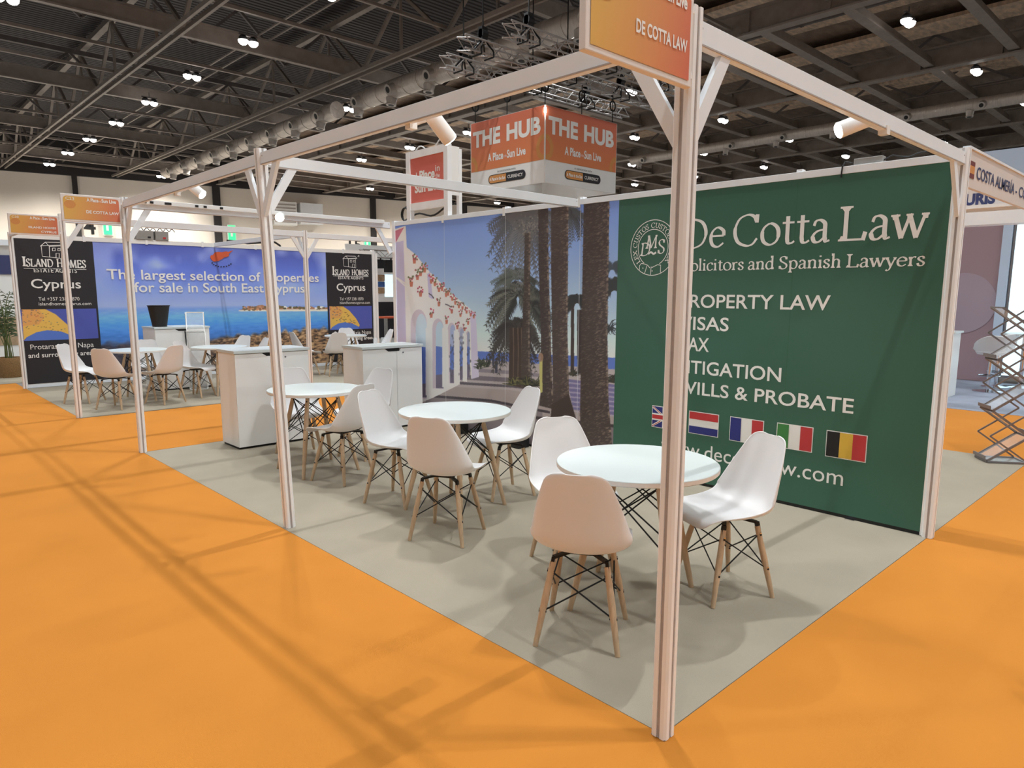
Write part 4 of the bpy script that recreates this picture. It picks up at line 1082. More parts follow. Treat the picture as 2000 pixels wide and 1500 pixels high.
def make_chair():
    t = thing('shell_chair', '', 'chair', (0,0,0))
    sh = obj_mesh('seat_shell', chair_shell(), t)
    sub = sh.modifiers.new('subsurf', 'SUBSURF'); sub.levels = 1; sub.render_levels = 1
    top = [(sx*.118, sy*.10-.01, .385) for sx in (-1,1) for sy in (-1,1)]
    foot = [(sx*.182, sy*.182-.0, .0) for sx in (-1,1) for sy in (-1,1)]
    legs = []
    for a, b in zip(top, foot):
        a, b = np.array(a), np.array(b); d = b-a
        m = MB(); mid = a+d*.45
        m.cone(a+d*.03, mid, .0135, .0165, 14); m.cone(mid, b, .0165, .0115, 14)
        smooth_by_angle(m.build('leg', M_beech, t)); legs.append((a,d))
    def on(i, f): return legs[i][0]+legs[i][1]*f
    m = MB()
    for i, j in ((0,1),(2,3),(0,2),(1,3)):
        m.tube([on(i,.14), on(j,.60)], .0038, 6); m.tube([on(j,.14), on(i,.60)], .0038, 6)
    for i in range(4):
        for f in (.14,.60): q = on(i,f); m.cone(q-np.array([.017,0,0]), q+np.array([.017,0,0]), .0055, .0055, 8)
    m.build('wire_bracing', M_black, t)
    b = MB()
    for i in range(4):
        q = on(i,.0); inn = np.array([q[0]*.35, q[1]*.35, .405])
        b.bar(on(i,.16), on(i,.0)+np.array([0,0,.01]), .014, .022, (0,1,0)); b.bar(on(i,.0)+np.array([0,0,.008]), inn, .022, .012)
    b.obox((0,-.005,.405), (.06,0,0), (0,.06,0), (0,0,.008)); b.build('seat_bracket', M_black, t)
    s = MB()
    for i in range(4):
        for f in (.12,.58):
            q = on(i,f); o = np.array([math.copysign(1,q[0]),0,0]); s.cone(q+o*.012, q+o*.0175, .005, .005, 8)
    s.build('leg_screw', M_chrome, t)
    return t
chair0 = make_chair(); used = [False]
def chair(x, y, fx, fy, label, group):
    rz = math.atan2(-fx, fy)          # local +y is the direction the sitter faces
    if not used[0]:
        used[0] = True; o = chair0; o.location = (x,y,ZC); o.rotation_euler = (0,0,rz); o['label'] = label
    else: o = copy_thing(chair0, (x,y,ZC), rz, label)
    o['group'] = group; return o
G1 = 'chairs around the three tables of the near stand'; G2 = 'chairs around the tables of the far stand'
chair(.365,.69, .85,.53, 'white shell chair seen from behind beside the front corner post, nearest of all', G1)
chair(1.265,.50, -.915,.40, 'white shell chair facing left, right of the nearest table by the website line', G1)
chair(.94,1.27, -.43,-.90, 'white shell chair facing us, tucked behind the nearest table on its left', G1)
chair(.72,2.14, .89,.45, 'white shell chair seen from behind, in front of the middle table', G1)
chair(.925,2.995, .36,-.93, 'white shell chair facing right, left of the middle table', G1)
chair(1.63,2.60, -.95,.27, 'white shell chair facing left, right of the middle table before the palm picture', G1)
chair(.93,3.82, -.30,.95, 'grey shaded shell chair turned away, in front of the farthest near-stand table', G1)
chair(1.06,4.86, -.25,-.97, 'white shell chair facing us behind the farthest near-stand table, before the left cabinet', G1)
chair(1.52,4.42, -.93,-.2, 'white shell chair facing left, at the right of the farthest near-stand table', G1)

# ================================================================== TABLES
def make_table(R=.4, Hh=.72):
    t = thing('round_table', '', 'table', (0,0,0))
    m = MB(); m.lathe([(R-.004,Hh-.027),(R,Hh-.023),(R,Hh-.003),(R-.003,Hh)], (0,0,0), 72)
    smooth_by_angle(m.build('tabletop', M_table, t), 30)
    e = MB(); e.lathe([(R+.0006,Hh-.0225),(R+.0006,Hh-.0045)], (0,0,0), 72); 
    e.f = e.f[:-2]
    smooth_by_angle(e.build('edge_band', M_edge, t), 30)
    legs = []
    for k in range(4):
        w = math.pi/2*k; a = np.array([.19*math.cos(w), .19*math.sin(w), Hh-.05]); b = np.array([.364*math.cos(w), .364*math.sin(w), 0.0]); d = b-a
        m = MB(); m.cone(a, a+d*.45, .0165, .0205, 14); m.cone(a+d*.45, b, .0205, .0135, 14)
        smooth_by_angle(m.build('leg', M_beech, t)); legs.append((a,d))
    def on(i,f): return legs[i%4][0]+legs[i%4][1]*f
    m = MB()
    for i in range(4):
        m.tube([on(i,.05), on(i+1,.52)], .004, 6); m.tube([on(i+1,.05), on(i,.52)], .004, 6)
        m.tube([on(i,.05), on(i+1,.40)], .004, 6); m.tube([on(i+1,.05), on(i,.40)], .004, 6)
        for f in (.05,.40,.52): q = on(i,f); m.cone(q-np.array([.02,0,0]), q+np.array([.02,0,0]), .006, .006, 8)
    m.build('wire_bracing', M_black, t)
    b = MB()
    for i in range(4):
        q = on(i,0); b.bar(on(i,.07), q+np.array([0,0,.02]), .018, .026, (0,1,0)); b.bar((q[0],q[1],Hh-.034), (q[0]*.1,q[1]*.1,Hh-.034), .03, .012)
    b.build('top_bracket', M_black, t)
    return t
tb0 = make_table(); tb0.location = (.83,.75,ZC); tb0.rotation_euler = (0,0,math.radians(-21)); tb0['label'] = 'round white table nearest to us, partly behind the front corner post'
GT = 'round white tables on the two stands'; tb0['group'] = GT
for x, y, a, l in ((1.125,2.56,-33,'round white table in the middle of the near stand, before the palm picture'),
                   (.93,4.25,43,'round white table farthest back on the near stand, beside the left cabinet'),
                   (1.03,9.70,15,'round white table on the far stand under the C23 sign, leftmost'),
                   (2.12,9.52,60,'round white table on the far stand behind the left cabinet'),
                   (5.03,10.78,30,'round white table on the far stand before the right map panel')):
    copy_thing(tb0, (x,y,ZC), math.radians(a), l)['group'] = GT
# far stand chairs
chair(.36,9.92, .7,-.71, 'white shell chair facing right before the black Cyprus panel, far left table', G2)
chair(.56,9.05, .75,.62, 'peach tinted shell chair seen from behind at the far left table', G2)
chair(1.25,10.1, -.3,-.95, 'white shell chair facing us behind the far left table', G2)
chair(1.17,9.09, -.42,.91, 'peach tinted shell chair turned left, between the two left tables of the far stand', G2)
chair(1.72,9.42, .62,-.78, 'white shell chair facing right before the far cabinet with the black bin', G2)
chair(2.65,9.64, -.97,.1, 'peach shell chair showing only its top edge behind the left cabinet', G2)
chair(2.64,10.3, -.9,-.3, 'white shell chair showing only its top edge behind the left cabinet', G2)
chair(4.60,10.42, .25,.97, 'shell chair seen from behind at the right table of the far stand', G2)
chair(5.38,11.27, -.3,-.95, 'white shell chair facing us behind the right table of the far stand', G2)
chair(5.64,10.56, -.97,.25, 'white shell chair showing its back above the right cabinet', G2)
chair(4.22,10.85, .98,-.1, 'white shell chair half hidden between the two near cabinets, at the right far table', G2)

# ================================================================== CABINETS
def cabinet(x0, y0, label, w=.76, d=.42, h=1.0):
    t = thing('lockable_cabinet', label, 'cabinet', (x0+w/2, y0+d/2, ZC), 0, 'white two-door cabinets')
    x1, y1 = x0+w, y0+d
    m = MB(); m.box((x0,y0+.02,.03), (x1,y1,h-.028)); m.build('carcass', M_white, t)
    MB().box((x0+.01,y0+.03,ZC), (x1-.01,y1-.01,.03)).build('plinth', M_blackp, t)
    MB().box((x0-.012,y0-.012,h-.028), (x1+.012,y1+.005,h)).build('worktop', M_table, t, bevel=.002)
    xm = x0+w*.56
    # left door has a sloped finger cut-out at its top right corner
    dl = MB(); zt = h-.034
    prof = [(x0,.03),(xm-.002,.03),(xm-.002,zt-.032),(xm-.11,zt-.032),(xm-.16,zt),(x0,zt)]
    n = len(prof); dl.add([(u,y0,v) for u,v in prof]+[(u,y0+.018,v) for u,v in prof], [tuple(range(n)), tuple(range(2*n-1,n-1,-1))]+[(i,n+i,n+(i+1)%n,(i+1)%n) for i in range(n)])
    dl.build('door', M_white, t)
    MB().box((xm-.155,y0+.012,zt-.034), (xm+.04,y0+.019,zt+.002)).build('finger_recess', M_blackp, t)
    dr = MB(); prof = [(xm+.002,.03),(x1,.03),(x1,zt),(xm+.055,zt),(xm+.04,zt-.03),(xm+.002,zt-.03)]
    n = len(prof); dr.add([(u,y0,v) for u,v in prof]+[(u,y0+.018,v) for u,v in prof], [tuple(range(n)), tuple(range(2*n-1,n-1,-1))]+[(i,n+i,n+(i+1)%n,(i+1)%n) for i in range(n)])
    rd = dr.build('door', M_white, t)
    lk = MB(); lk.cone((xm+.085,y0-.004,zt-.05), (xm+.085,y0+.004,zt-.05), .009, .009, 14); lk.build('lock', M_graymetal, t)
    return t
cabinet(.725, 5.45, 'white two-door cabinet left of the near stand, behind its farthest table', w=.77, h=.985)
cabinet(2.08, 5.34, 'white two-door cabinet against the palm picture, right of the two near ones', w=.79, h=.96)
c3 = cabinet(1.47, 10.36, 'white two-door cabinet of the far stand carrying the black bin', w=.82, d=.62, h=1.0)
bin_ = thing('waste_bin', 'black tapered waste bin standing on the far white cabinet', 'bin', (1.62,10.62,1.0))
bc = (1.63,10.64,1.0)
m = MB(); m.lathe([(.105,0.001),(.155,.31),(.16,.33),(.152,.33),(.148,.31),(.1,.012)], bc, 28); smooth_by_angle(m.build('body', M_blackp, bin_))
m = MB(); m.lathe([(.156,.318),(.166,.326),(.166,.336),(.156,.338)], bc, 28); smooth_by_angle(m.build('rim', M_black, bin_))
tag(MB().tube([(1.91,10.35,.93),(1.915,10.34,.8),(1.925,10.345,.7),(1.92,10.34,.62)], .009, 8).build('power_lead', M_cable), 'black power lead hanging out of the far cabinet door', 'cable')
for k, (px, py) in enumerate(((738,666),(748,667))):
    P = np.array([2.42+.11*k, 5.62, .96])
    t = thing('glass_tumbler', 'small clear glass on the right cabinet, %s of two' % ('left','right')[k], 'glass', (P[0],P[1],.967), 0, 'glasses on the right cabinet')
    smooth_by_angle(MB().lathe([(.022,.001),(.028,.07),(.025,.07),(.02,.006)], (P[0],P[1],.967), 18).build('bowl', M_acrylic, t))

# ================================================================== zigzag literature racks
def zigzag(base, d, w, steps, run, rise, wid, label, mtray, mframe, first=1):
    base = np.array(base, float); d = np.array([*d,0.0]); w = np.array([*w,0.0]); up = np.array([0,0,1.0])
    t = thing('literature_rack', label, 'literature rack', base)
    b = MB(); c = base+d*run/2+w*wid/2+up*.012
    for q in (0,1): b.bar(base+w*wid*q+up*.012, base+w*wid*q+d*run+up*.012, .02, .016)
    for q in (0,1): b.bar(base+d*run*q+up*.012, base+d*run*q+w*wid+up*.012, .02, .016)
    b.build('base_frame', mframe, t)
    MB().obox(c, d*run/2, w*wid/2, up*.003).build('base_tray', mtray, t)
    for k in range(steps):
        s = (k % 2 == 0)
        lo = base+(d*0 if s else d*run)+up*(.02+rise*k); hi = base+(d*run if s else d*0)+up*(.02+rise*(k+1))
        ax = (hi-lo)/2; nn = np.cross(ax/np.linalg.norm(ax), w)
        f = MB()
        for q in (0,1): f.bar(lo+w*wid*q, hi+w*wid*q, .012, .02)
        f.bar(lo, lo+w*wid, .014, .02); f.bar(hi, hi+w*wid, .014, .014)
        lip = lo+(d if not s else -d)*.02+up*.03
        f.bar(lip, lip+w*wid, .01, .03)
        f.build('tray_frame', mframe, t)
        MB().obox((lo+hi)/2+w*wid/2, ax*.97, w*wid*.47, nn*.003).build('tray', mtray, t)
        # mirrored scissor links on both sides
        l = MB(); lo2 = base+(d*run if s else d*0)+up*(.02+rise*k); hi2 = base+(d*0 if s else d*run)+up*(.02+rise*(k+1))
        for q in (-.03,1.03): l.bar(lo2+w*wid*q, hi2+w*wid*q, .008, .014)
        l.build('scissor_link', mframe, t)
    return t
e = onz(1905, 893, ZC); dd = np.array([.585,-.81]); ww = np.array([-.81,-.585])
zigzag((e[0],e[1],ZC), dd, ww, 6, .33, .235, .23, 'tall zigzag literature rack with empty trays at the right edge, behind the green wall', M_acrylic, M_graymetal)
e = onz(416, 764, ZC)
zigzag((1.93,10.31,ZC), np.array([-.35,-.937]), np.array([.937,-.35]), 4, .2, .30, .25, 'white zigzag literature rack with tilted top tray before the sea picture', M_acrylic, M_white)

# ---- black socket boxes at the foot of the palm picture
for k, (px, py, s) in enumerate(((897,846,.075),(935,842,.06),(1016,868,.06))):
    P = onx(px, py, W-.1); 
    t = thing('floor_box', ('small black box on the carpet at the foot of the palm picture, leftmost','small black box on the carpet at the foot of the palm picture, middle one','small black box on the carpet behind the middle table chair')[k], 'floor box', (W-.1,P[1],ZC), 0, 'black boxes at the wall foot')
    MB().box((W-.18,P[1]-s,ZC), (W-.03,P[1]+s,ZC+(.2 if k == 0 else .1))).build('case', M_blackp, t, bevel=.008)
    MB().box((W-.184,P[1]-s*.6,ZC+.03), (W-.18,P[1]+s*.6,ZC+.07)).build('socket_plate', M_black, t)

# ================================================================== the far blue stand's back wall
YI = 12.12
iw = thing('partition_wall', 'long partition wall with the blue sea picture between two black Cyprus panels', 'partition wall', (3.2,YI,ZC))
MB().box((.03,YI,.05), (6.52,YI+.04,2.4)).build('backing_panel', M_white, iw)
MB().box((.03,YI-.012,2.37), (6.5,YI+.05,2.44)).build('top_rail', M_white, iw)
MB().box((.03,YI-.01,.01), (6.5,YI+.02,.06)).build('kick_rail', M_rail, iw)
m = MB()
for x in (1.0,1.95,2.9,3.9,4.85,5.8): m.box((x-.02,YI-.02,2.36), (x+.02,YI-.012,2.46))
m.build('wall_post', M_alu, iw)
end = MB(); end.box((6.5,YI-.03,0), (6.56,YI+.05,2.46)); end.box((6.6,YI-.0,0), (6.65,YI+.05,2.4)); end.build('end_post', M_alu, iw)
pli = Plane((0, YI-.004, 0), (1,0,0), (0,0,1))
def ti(x, y):
    P = ony(x, y, YI); return (float(P[0]), float(P[2]))
xa, xb = ti(180,470)[0], ti(638,560)[0]
for x0, x1 in ((.04, xa), (xb, 6.5)):
    MB().box((x0,YI-.008,.07), (x1,YI-.001,2.37)).build('black_panel', M_ink, iw)
sea = Picture(pli, xa, xb, .07, 2.37, 520, 270, ti)
n1 = vnoise(520,270,9,5,11); n2b = vnoise(520,270,22,10,12); n4 = vnoise(520,270,170,150,13); n5 = vnoise(520,270,44,90,14); n7 = vnoise(520,270,80,80,17); n6 = vnoise(520,270,40,14,15)
sea.img[:] = ramp(sea.B, [0,.55,.8,1.0,1.12,1.24,1.3,1.6,2.0,2.37], [(58,70,110),(56,92,150),(60,112,184),(74,136,206),(96,152,216),(104,136,206),(136,152,216),(112,134,208),(80,100,182),(66,78,150)])
sea.img += ((n5-.5)*14*(sea.B < 1.24))[...,None]
u = (sea.A-xa)/(xb-xa)
cl = np.clip((n1*.6+n2b*.4)-.48, 0, 1)*2.2*np.clip((sea.B-1.45)*1.6, 0, 1)
sea.img += cl[...,None]*(np.array([190,205,240])-sea.img)*.55
for (cx, cy, rx, ry, am) in ((300,512,28,12,.45),(318,520,18,6,.4),(420,500,50,16,.2),(575,560,60,14,.3)):
    a, b = ti(cx, cy); da = abs(ti(cx+rx,cy)[0]-a); db = abs(ti(cx,cy+ry)[1]-b)
    gg = np.exp(-((sea.A-a+.25*(sea.B-b))/da)**2-((sea.B-b)/db)**2)*am*(.5+n2b)
    sea.img += gg[...,None]*(np.array([170,188,236])-sea.img)
# headland
a0h, hz_ = ti(465, 605)
top = [(466,606)]+[(480+i*8, 602-4*abs(math.sin(i*1.3))-(3 if 2 < i < 9 else 0)) for i in range(20)]+[(640,600),(640,606)]
sea.poly(top, (150,108,82)); sea.poly([(466,606),(560,604),(640,604),(640,608),(466,608)], (196,190,180))
for k in range(40):
    x = random.uniform(520,638); sea.ell(x, 601+random.uniform(-2,2), 3, 2, random.choice([(70,72,56),(96,86,60),(226,220,214)]))
for k in range(60): sea.ell(random.uniform(475,530), random.uniform(599,606), 2.5, 1.5, random.choice([(176,128,96),(120,84,66),(100,90,70)]))
# rocks along the bottom
a, _ = ti(330, 640)
edge = .84-.16*np.clip((1-u)*1.15,0,1)+(n6-.5)*.12
rock = np.clip((edge-sea.B)*14, 0, 1)
tone = ramp(np.clip(n4*.25+n5*.4+n7*.35,0,1), [.15,.36,.5,.64,.85], [(30,28,30),(70,56,46),(116,90,68),(152,122,90),(178,150,114)])
dark = np.clip(.62-u, 0, 1)[...,None]*1.3
tone = tone*(1-dark)+np.array([38,42,62])*dark
sea.img = sea.img*(1-rock[...,None])+tone*rock[...,None]
sea.build('sea_picture', iw, .0, 1.75)
# map pictures
def map_pic(x0, x1, yt, yb, px, rows_):
    P0, P1 = ti(x0, (yt+yb)/2), ti(x1, (yt+yb)/2)
    zt, zb = ti((x0+x1)/2, yt)[1], ti((x0+x1)/2, yb)[1]
    pic = Picture(pli, P0[0], P1[0], zb, zt, 150, 80, ti); pic.img[:] = (78,90,176)
    pic.poly([px(.0,.0),px(.42,.0),px(.62,.18),px(.82,.5),px(.93,.78),px(.9,.86),px(.7,.72),px(.45,.68),px(.25,.74),px(.06,.9),px(.0,1.0)], (226,186,92))
    pic.poly([px(.0,.0),px(.3,.0),px(.42,.25),px(.3,.5),px(.0,.55)], (220,160,96), .8)
    pic.poly([px(.06,.9),px(.25,.74),px(.45,.68),px(.7,.72),px(.9,.86),px(.88,1),px(.02,1)], (84,120,206))
    for k in range(70):
        uu, vv = random.uniform(0,.8), random.uniform(0,.72)
        if vv > (uu-.4)*1.6: pic.ell(*px(uu,vv), 1.6, .7, random.choice([(120,90,60),(96,80,60),(176,80,60),(70,90,140)]), .7)
    pic.build('map_picture', iw, .006, 1.15)
TLx = lambda uu, vv: (42+uu*106+vv*4, 603+vv*62-uu*0.5)
TRx = lambda uu, vv: (643+uu*62+vv*2, 597.5+vv*46+uu*1.5)
map_pic(40, 190, 603.5, 663.5, TLx, 0); map_pic(643, 726, 598, 643, TRx, 0)
def idiot(txt, xl, xr, yb, yt, material=M_print, bold=.0, off=.012):
    xm = (xl+xr)/2; a0, a1 = ti(xl, yb)[0], ti(xr, yb)[0]; b0, b1 = ti(xm, yb)[1], ti(xm, yt)[1]
    sans(pli, txt, a0, a1, b0, b1, material, iw, bold, 'lettering', off)
def iser(txt, xl, xr, yb, yt, off=.012, **k):
    xm = (xl+xr)/2; a0, a1 = ti(xl, yb)[0], ti(xr, yb)[0]; b0, b1 = ti(xm, yb)[1], ti(xm, yt)[1]
    serif(pli, txt, a0, a1, b0, b1, M_print, iw, 'lettering', off, **k)
iser('I', 44, 51, 520, 501, thick=.15, thin=.05); iser('SLAND', 51, 104, 521, 506, thick=.16, thin=.06); iser('H', 111, 123, 522, 506, thick=.16, thin=.06); iser('OMES', 124, 168, 523, 508, thick=.16, thin=.06)
idiot('ESTATE AGENTS', 66, 150, 532.5, 524.5, bold=.01); idiot('Cyprus', 61, 158, 563, 545.5, bold=.012)
idiot('Tel +357 23811870', 75, 155, 587, 580.5); idiot('islandhomescyprus.com', 75.5, 178, 596, 590)
idiot('Protaras, Ayia Napa', 59, 183, 680, 670.5); idiot('and surrounding areas', 55, 186, 696, 687, bold=.012)
iser('I', 648.5, 652.5, 537, 520, thick=.15, thin=.05); iser('SLAND', 653, 682, 537.5, 526.5, thick=.16, thin=.06); iser('H', 686.5, 693, 537.5, 526.5, thick=.16, thin=.06); iser('OMES', 693.5, 719, 538, 527, thick=.16, thin=.06)
idiot('ESTATE AGENTS', 660, 709, 545.5, 540.5, bold=.01); idiot('Cyprus', 657, 713, 568, 554, bold=.012)
idiot('Tel +357 23811870', 663, 709, 586.5, 581); idiot('islandhomescyprus.com', 663, 722, 593.5, 588.5)
idiot('Protaras, Ayia Napa', 653, 724, 653, 646); idiot('and surrounding areas', 652, 727, 664, 657.5, bold=.012)
idiot('The largest selection of properties', 209, 622, 548, 530, bold=.012); idiot('for sale in South East Cyprus', 262, 594, 571, 553, bold=.012)
def house(x0, y0, sx, sy):
    V, F = [], []
    def ln(*p): ribbon(V, F, [np.array(ti(x0+a*sx, y0+b*sy)) for a, b in p], lambda d: .010)
    ln((0,.25),(.05,.95),(.9,1.1),(.88,.2),(0,.25)); ln((-.04,.28),(.18,0),(.85,.02),(.98,.25)); ln((.18,0),(.36,.28),(.38,1.0)); ln((.36,.28),(.98,.25))
    ln((.5,.4),(.62,.4),(.62,.58),(.5,.58),(.5,.4)); ln((.74,.42),(.84,.42),(.84,.58),(.74,.58),(.74,.42)); ln((.66,1.05),(.66,.75),(.8,.75),(.8,1.08))
    ln((1.08,-.06),(1.14,0),(1.1,.07),(1.04,.04),(1.08,-.06))
    m = MB(); m.add([pli.pt(p[0],p[1],.012) for p in V], F); m.build('house_drawing', M_print, iw)
house(80, 473, 44, 29); house(669.5, 500, 27.5, 21)
def ul(xl, xr, y):
    a0, b0 = ti(xl,y); a1, _ = ti(xr,y); shape(pli, [(a0,b0),(a1,b0),(a1,b0+.008),(a0,b0+.008)], M_print, iw, 'underline', .012)
ul(46,168,524.3); ul(650,719,539.3)
cy = [(410,503),(411,499),(415,498),(419,493),(425,492),(433,492.5),(441,491),(446,492),(450,490),(455,489),(448,494.5),(446,497),(447,500),(442,502),(437,503),(433,506),(426,510),(417,511),(413,508)]
shape(pli, [ti(x,y) for x,y in cy][::-1], M_orangetop, iw, 'island_shape', .012)
V, F = [], []
for k in range(9):
    w = math.radians(205+k*15); x, y = 433+21*math.cos(w), 508-13*math.sin(w)
    V2_, F2_ = [], []; ribbon(V, F, [np.array(ti(x-1.3,y+.6)), np.array(ti(x+1.3,y-.2))], lambda d: .02)
m = MB(); m.add([pli.pt(p[0],p[1],.012) for p in V], F); m.build('laurel_dots', M_ink, iw)
# power boxes on top of this wall
for x0, x1, l in ((264,301,'grey power box with cables on the far blue wall, left of two'),(302,330,'grey power box with a red switch on the far blue wall, right of two')):
    A2, B2 = ony(x0,462,YI+.02), ony(x1,462,YI+.02)
    t = thing('power_box', l, 'power box', ((A2[0]+B2[0])/2,YI+.02,2.44), 0, 'power boxes on the far wall')
    MB().box((A2[0],YI-.03,2.442), (B2[0]-.02,YI+.1,2.60)).build('casing', M_greybox, t, bevel=.008)
    c = MB(); 
    for k in range(3): c.tube([(A2[0]+.05+.1*k+.09*i/6, YI+.02, 2.6+.05*math.sin(math.pi*i/6)) for i in range(7)], .007, 6)
    c.build('cable', M_cable, t)
    MB().box((B2[0]-.12,YI-.035,2.47), (B2[0]-.07,YI-.03,2.5)).build('switch', M_red if '302' in str(x0) or x0 == 302 else M_blackp, t)
cb = MB(); cb.tube([(3.35,YI-.03,2.5),(3.55,YI-.0,2.5),(3.75,YI,2.47),(4.0,YI,2.5),(4.3,YI,2.52),(4.42,YI+.03,2.46),(4.45,YI+.06,2.2)], .02, 8)
tag(cb.build('black_cable', M_cable), 'thick black cable looping over the blue picture wall', 'cable')

# ================================================================== potted palm and neighbouring stand at far left
pot = thing('potted_palm', 'potted palm in a brown woven basket at the left edge', 'plant', (.09,14.1,ZC))
pc = np.array([.09,14.1,ZC])
m = MB(); m.lathe([(.17,.0),(.2,.14),(.21,.3),(.2,.36),(.18,.36),(.18,.3)], pc, 28); smooth_by_angle(m.build('basket', M_basket, pot))
for s in (-1,1):
    hnd = MB(); hnd.tube([pc+np.array([s*.2,.07*math.cos(math.pi*i/8),.33+.09*math.sin(math.pi*i/8)]) for i in range(9)], .012, 6); hnd.build('basket_handle', M_basket, pot)
rr = random.Random(8)
for k in range(15):
    a = rr.uniform(0, 2*math.pi); lean = rr.uniform(.15,.55); hh = rr.uniform(.9,1.55); b = pc+np.array([rr.uniform(-.06,.06), rr.uniform(-.06,.06), .3])
    pts = [b+np.array([math.cos(a)*lean*t*t, math.sin(a)*lean*t*t, hh*t-.35*hh*max(0,t-.65)**2*3]) for t in [i/12 for i in range(13)]]
    s = MB(); s.tube(pts, .007, 5); fr = s.build('stem', M_stem, pot)
    lf = MB(); side = np.array([-math.sin(a), math.cos(a), 0])
    for i in range(5, 13):
        q = pts[i]; tn = pts[i]-pts[i-1]; tn = tn/np.linalg.norm(tn)
        for sg in (-1,1):
            ln_ = .26*(1-.05*(i-5)); tip = q+side*sg*ln_*.75+tn*ln_*.45-np.array([0,0,.09]); midp = (q+tip)/2+np.array([0,0,.03]); wv = tn*.014
            lf.add([q, midp+wv, tip, midp-wv], [(0,1,2,3)])
    lf.build('frond', M_leaf, pot)
nb = thing('exhibition_backdrop', 'pale stand panel with navy band behind the basket plant at far left', 'panel', (-.8,17,0))
MB().box((-4,17,.0), (1.2,17.06,2.5)).build('panel', M_white, nb)
MB().box((-4,16.98,1.9), (1.2,16.995,2.3)).build('navy_band', M_navy, nb)
MB().box((-4,16.9,2.5), (1.2,17.1,2.62)).build('top_rail', M_rail, nb)
MB().box((-4,16.985,.4), (1.2,16.995,1.0)).build('picture_strip', M_tan, nb)

# ================================================================== glimpse of other stands through the gap beside the sea wall
YG = 20.0
def tg(x, y): P = ony(x, y, YG); return float(P[0]), float(P[2])
gx0, gx1 = tg(722,560)[0], tg(800,560)[0]
gp = thing('display_backdrop', 'distant display wall with landscape pictures seen past the blue wall', 'display wall', ((gx0+gx1)/2,YG+.5,0))
MB().box((gx0-.6,YG+.5,0), (gx1+2,YG+.56,3.2)).build('panel', M_white, gp)
for nm, y0, y1, mt in (('landscape_print',536,548,M_tan),('sea_print',550,560,M_seablue),('shore_print',562,573,M_tan),('lower_band',590,650,M_ink)):
    z1, z0 = tg(750,y0)[1], tg(750,y1)[1]
    MB().box((tg(738,y0)[0],YG+.48,max(.02,z0)), (tg(766,y0)[0] if nm != 'lower_band' else gx1+1,YG+.495,z1)).build(nm, mt, gp)
MB().box((tg(766,540)[0],YG+.48,tg(766,580)[1]), (gx1+.6,YG+.495,tg(766,536)[1])).build('lit_window', M_screen, gp)
sn = [tg(737,527), tg(749,507)]
for k, (x0, x1, y0, y1) in enumerate(((734,747,507,524),(752.5,769,508,532))):
    a, b = tg(x0, y1), tg(x1, y0)
    t = thing('hanging_speaker', 'black stage light hanging in the gap beside the blue wall, %s of two' % ('left','right')[k], 'stage light', ((a[0]+b[0])/2,YG,a[1]), 0, 'black stage lights in the gap')
    MB().box((a[0],YG-.1,a[1]), (b[0],YG+.1,b[1])).build('body', M_blackp, t, bevel=.02)
    MB().cone(((a[0]+b[0])/2,YG-.1,b[1]-.02), ((a[0]+b[0])/2,YG-.1,tg(750,503)[1]), .03, .03, 8).build('clamp', M_black, t)
z1 = tg(750,503)[1]
box_truss(YG, gx0-.3, gx1+1.5, z1+.12, 'small white truss over the black stage lights in the gap', .25)
ct = thing('counter', 'dark distant counter with an orange top seen in the gap', 'counter', (tg(765,640)[0],YG-1,0))
def tg2(x, y): P = ony(x, y, YG-1); return float(P[0]), float(P[2])
MB().box((tg2(733,620)[0],YG-1,.02), (gx1+1,YG-.6,tg2(750,622)[1])).build('body', M_ink, ct)
MB().box((tg2(750,618)[0],YG-1.05,tg2(750,622)[1]), (gx1+1,YG-.55,tg2(750,618.5)[1])).build('worktop', M_orangetop, ct)
MB().box((tg2(749.5,620)[0],YG-1.06,.02), (tg2(755,620)[0],YG-1.0,tg2(750,622)[1])).build('upright', M_greybox, ct)
# ================================================================== right-hand neighbours
fa = thing('fascia_board', 'cream fascia board reading COSTA ALMERÍA at the right edge', 'fascia', (W+.04,0,2.2))
MB().box((W+.035,-.012,2.2), (4.75,.012,2.418)).build('board', M_fascia, fa)
MB().box((W+.035,-.02,2.418), (4.75,.02,2.432)).build('top_rail', M_rail, fa)
plf = Plane((W+.035, -.013, 2.2), (1,0,0), (0,0,1))
def tf(x, y): P = ony(x, y, -.013); return float(P[0])-W-.035, float(P[2])-2.2
a0, _ = tf(1891,330); a1, _ = tf(1903,335); zb, zt = tf(1897,348)[1], tf(1897,314)[1]
hh = (zt-zb)
for u0, u1, mt in ((0,.27,M_maroon),(.27,.73,M_amber),(.73,1,M_maroon)): shape(plf, [(a0,zb+hh*u0),(a1,zb+hh*u0),(a1,zb+hh*u1),(a0,zb+hh*u1)], mt, fa, 'flag_stripe', .002)
t0, t1 = tf(1907.5,340)[0], tf(1982,360)[0]
sans(plf, 'COSTA ALMERÍA', t0, t1, tf(1910,351)[1], tf(1910,326)[1], M_navy, fa, .01, 'lettering', .002)
t2 = tf(1984.5,360)[0]; t3 = tf(2006,375)[0]
sans(plf, '- CO', t2, t3, tf(1910,351)[1], tf(1910,326)[1], M_navy, fa, .01, 'lettering', .002)
XU = 9.0
hd = thing('header_sign', 'white stand header with dark URIS letters behind the right post', 'sign', (XU,1,2.4))
def tu(x, y): P = onx(x, y, XU); return float(P[1]), float(P[2])
MB().box((XU,-3,2.46), (XU+.3,4.5,2.67)).build('header_beam', M_rail, hd)
MB().box((XU-.04,-3,2.67), (XU+.02,4.5,2.715)).build('shelf_edge', M_white, hd)
MB().box((XU+.05,.75,2.715), (XU+.1,4.5,3.05)).build('sign_board', M_fascia, hd)
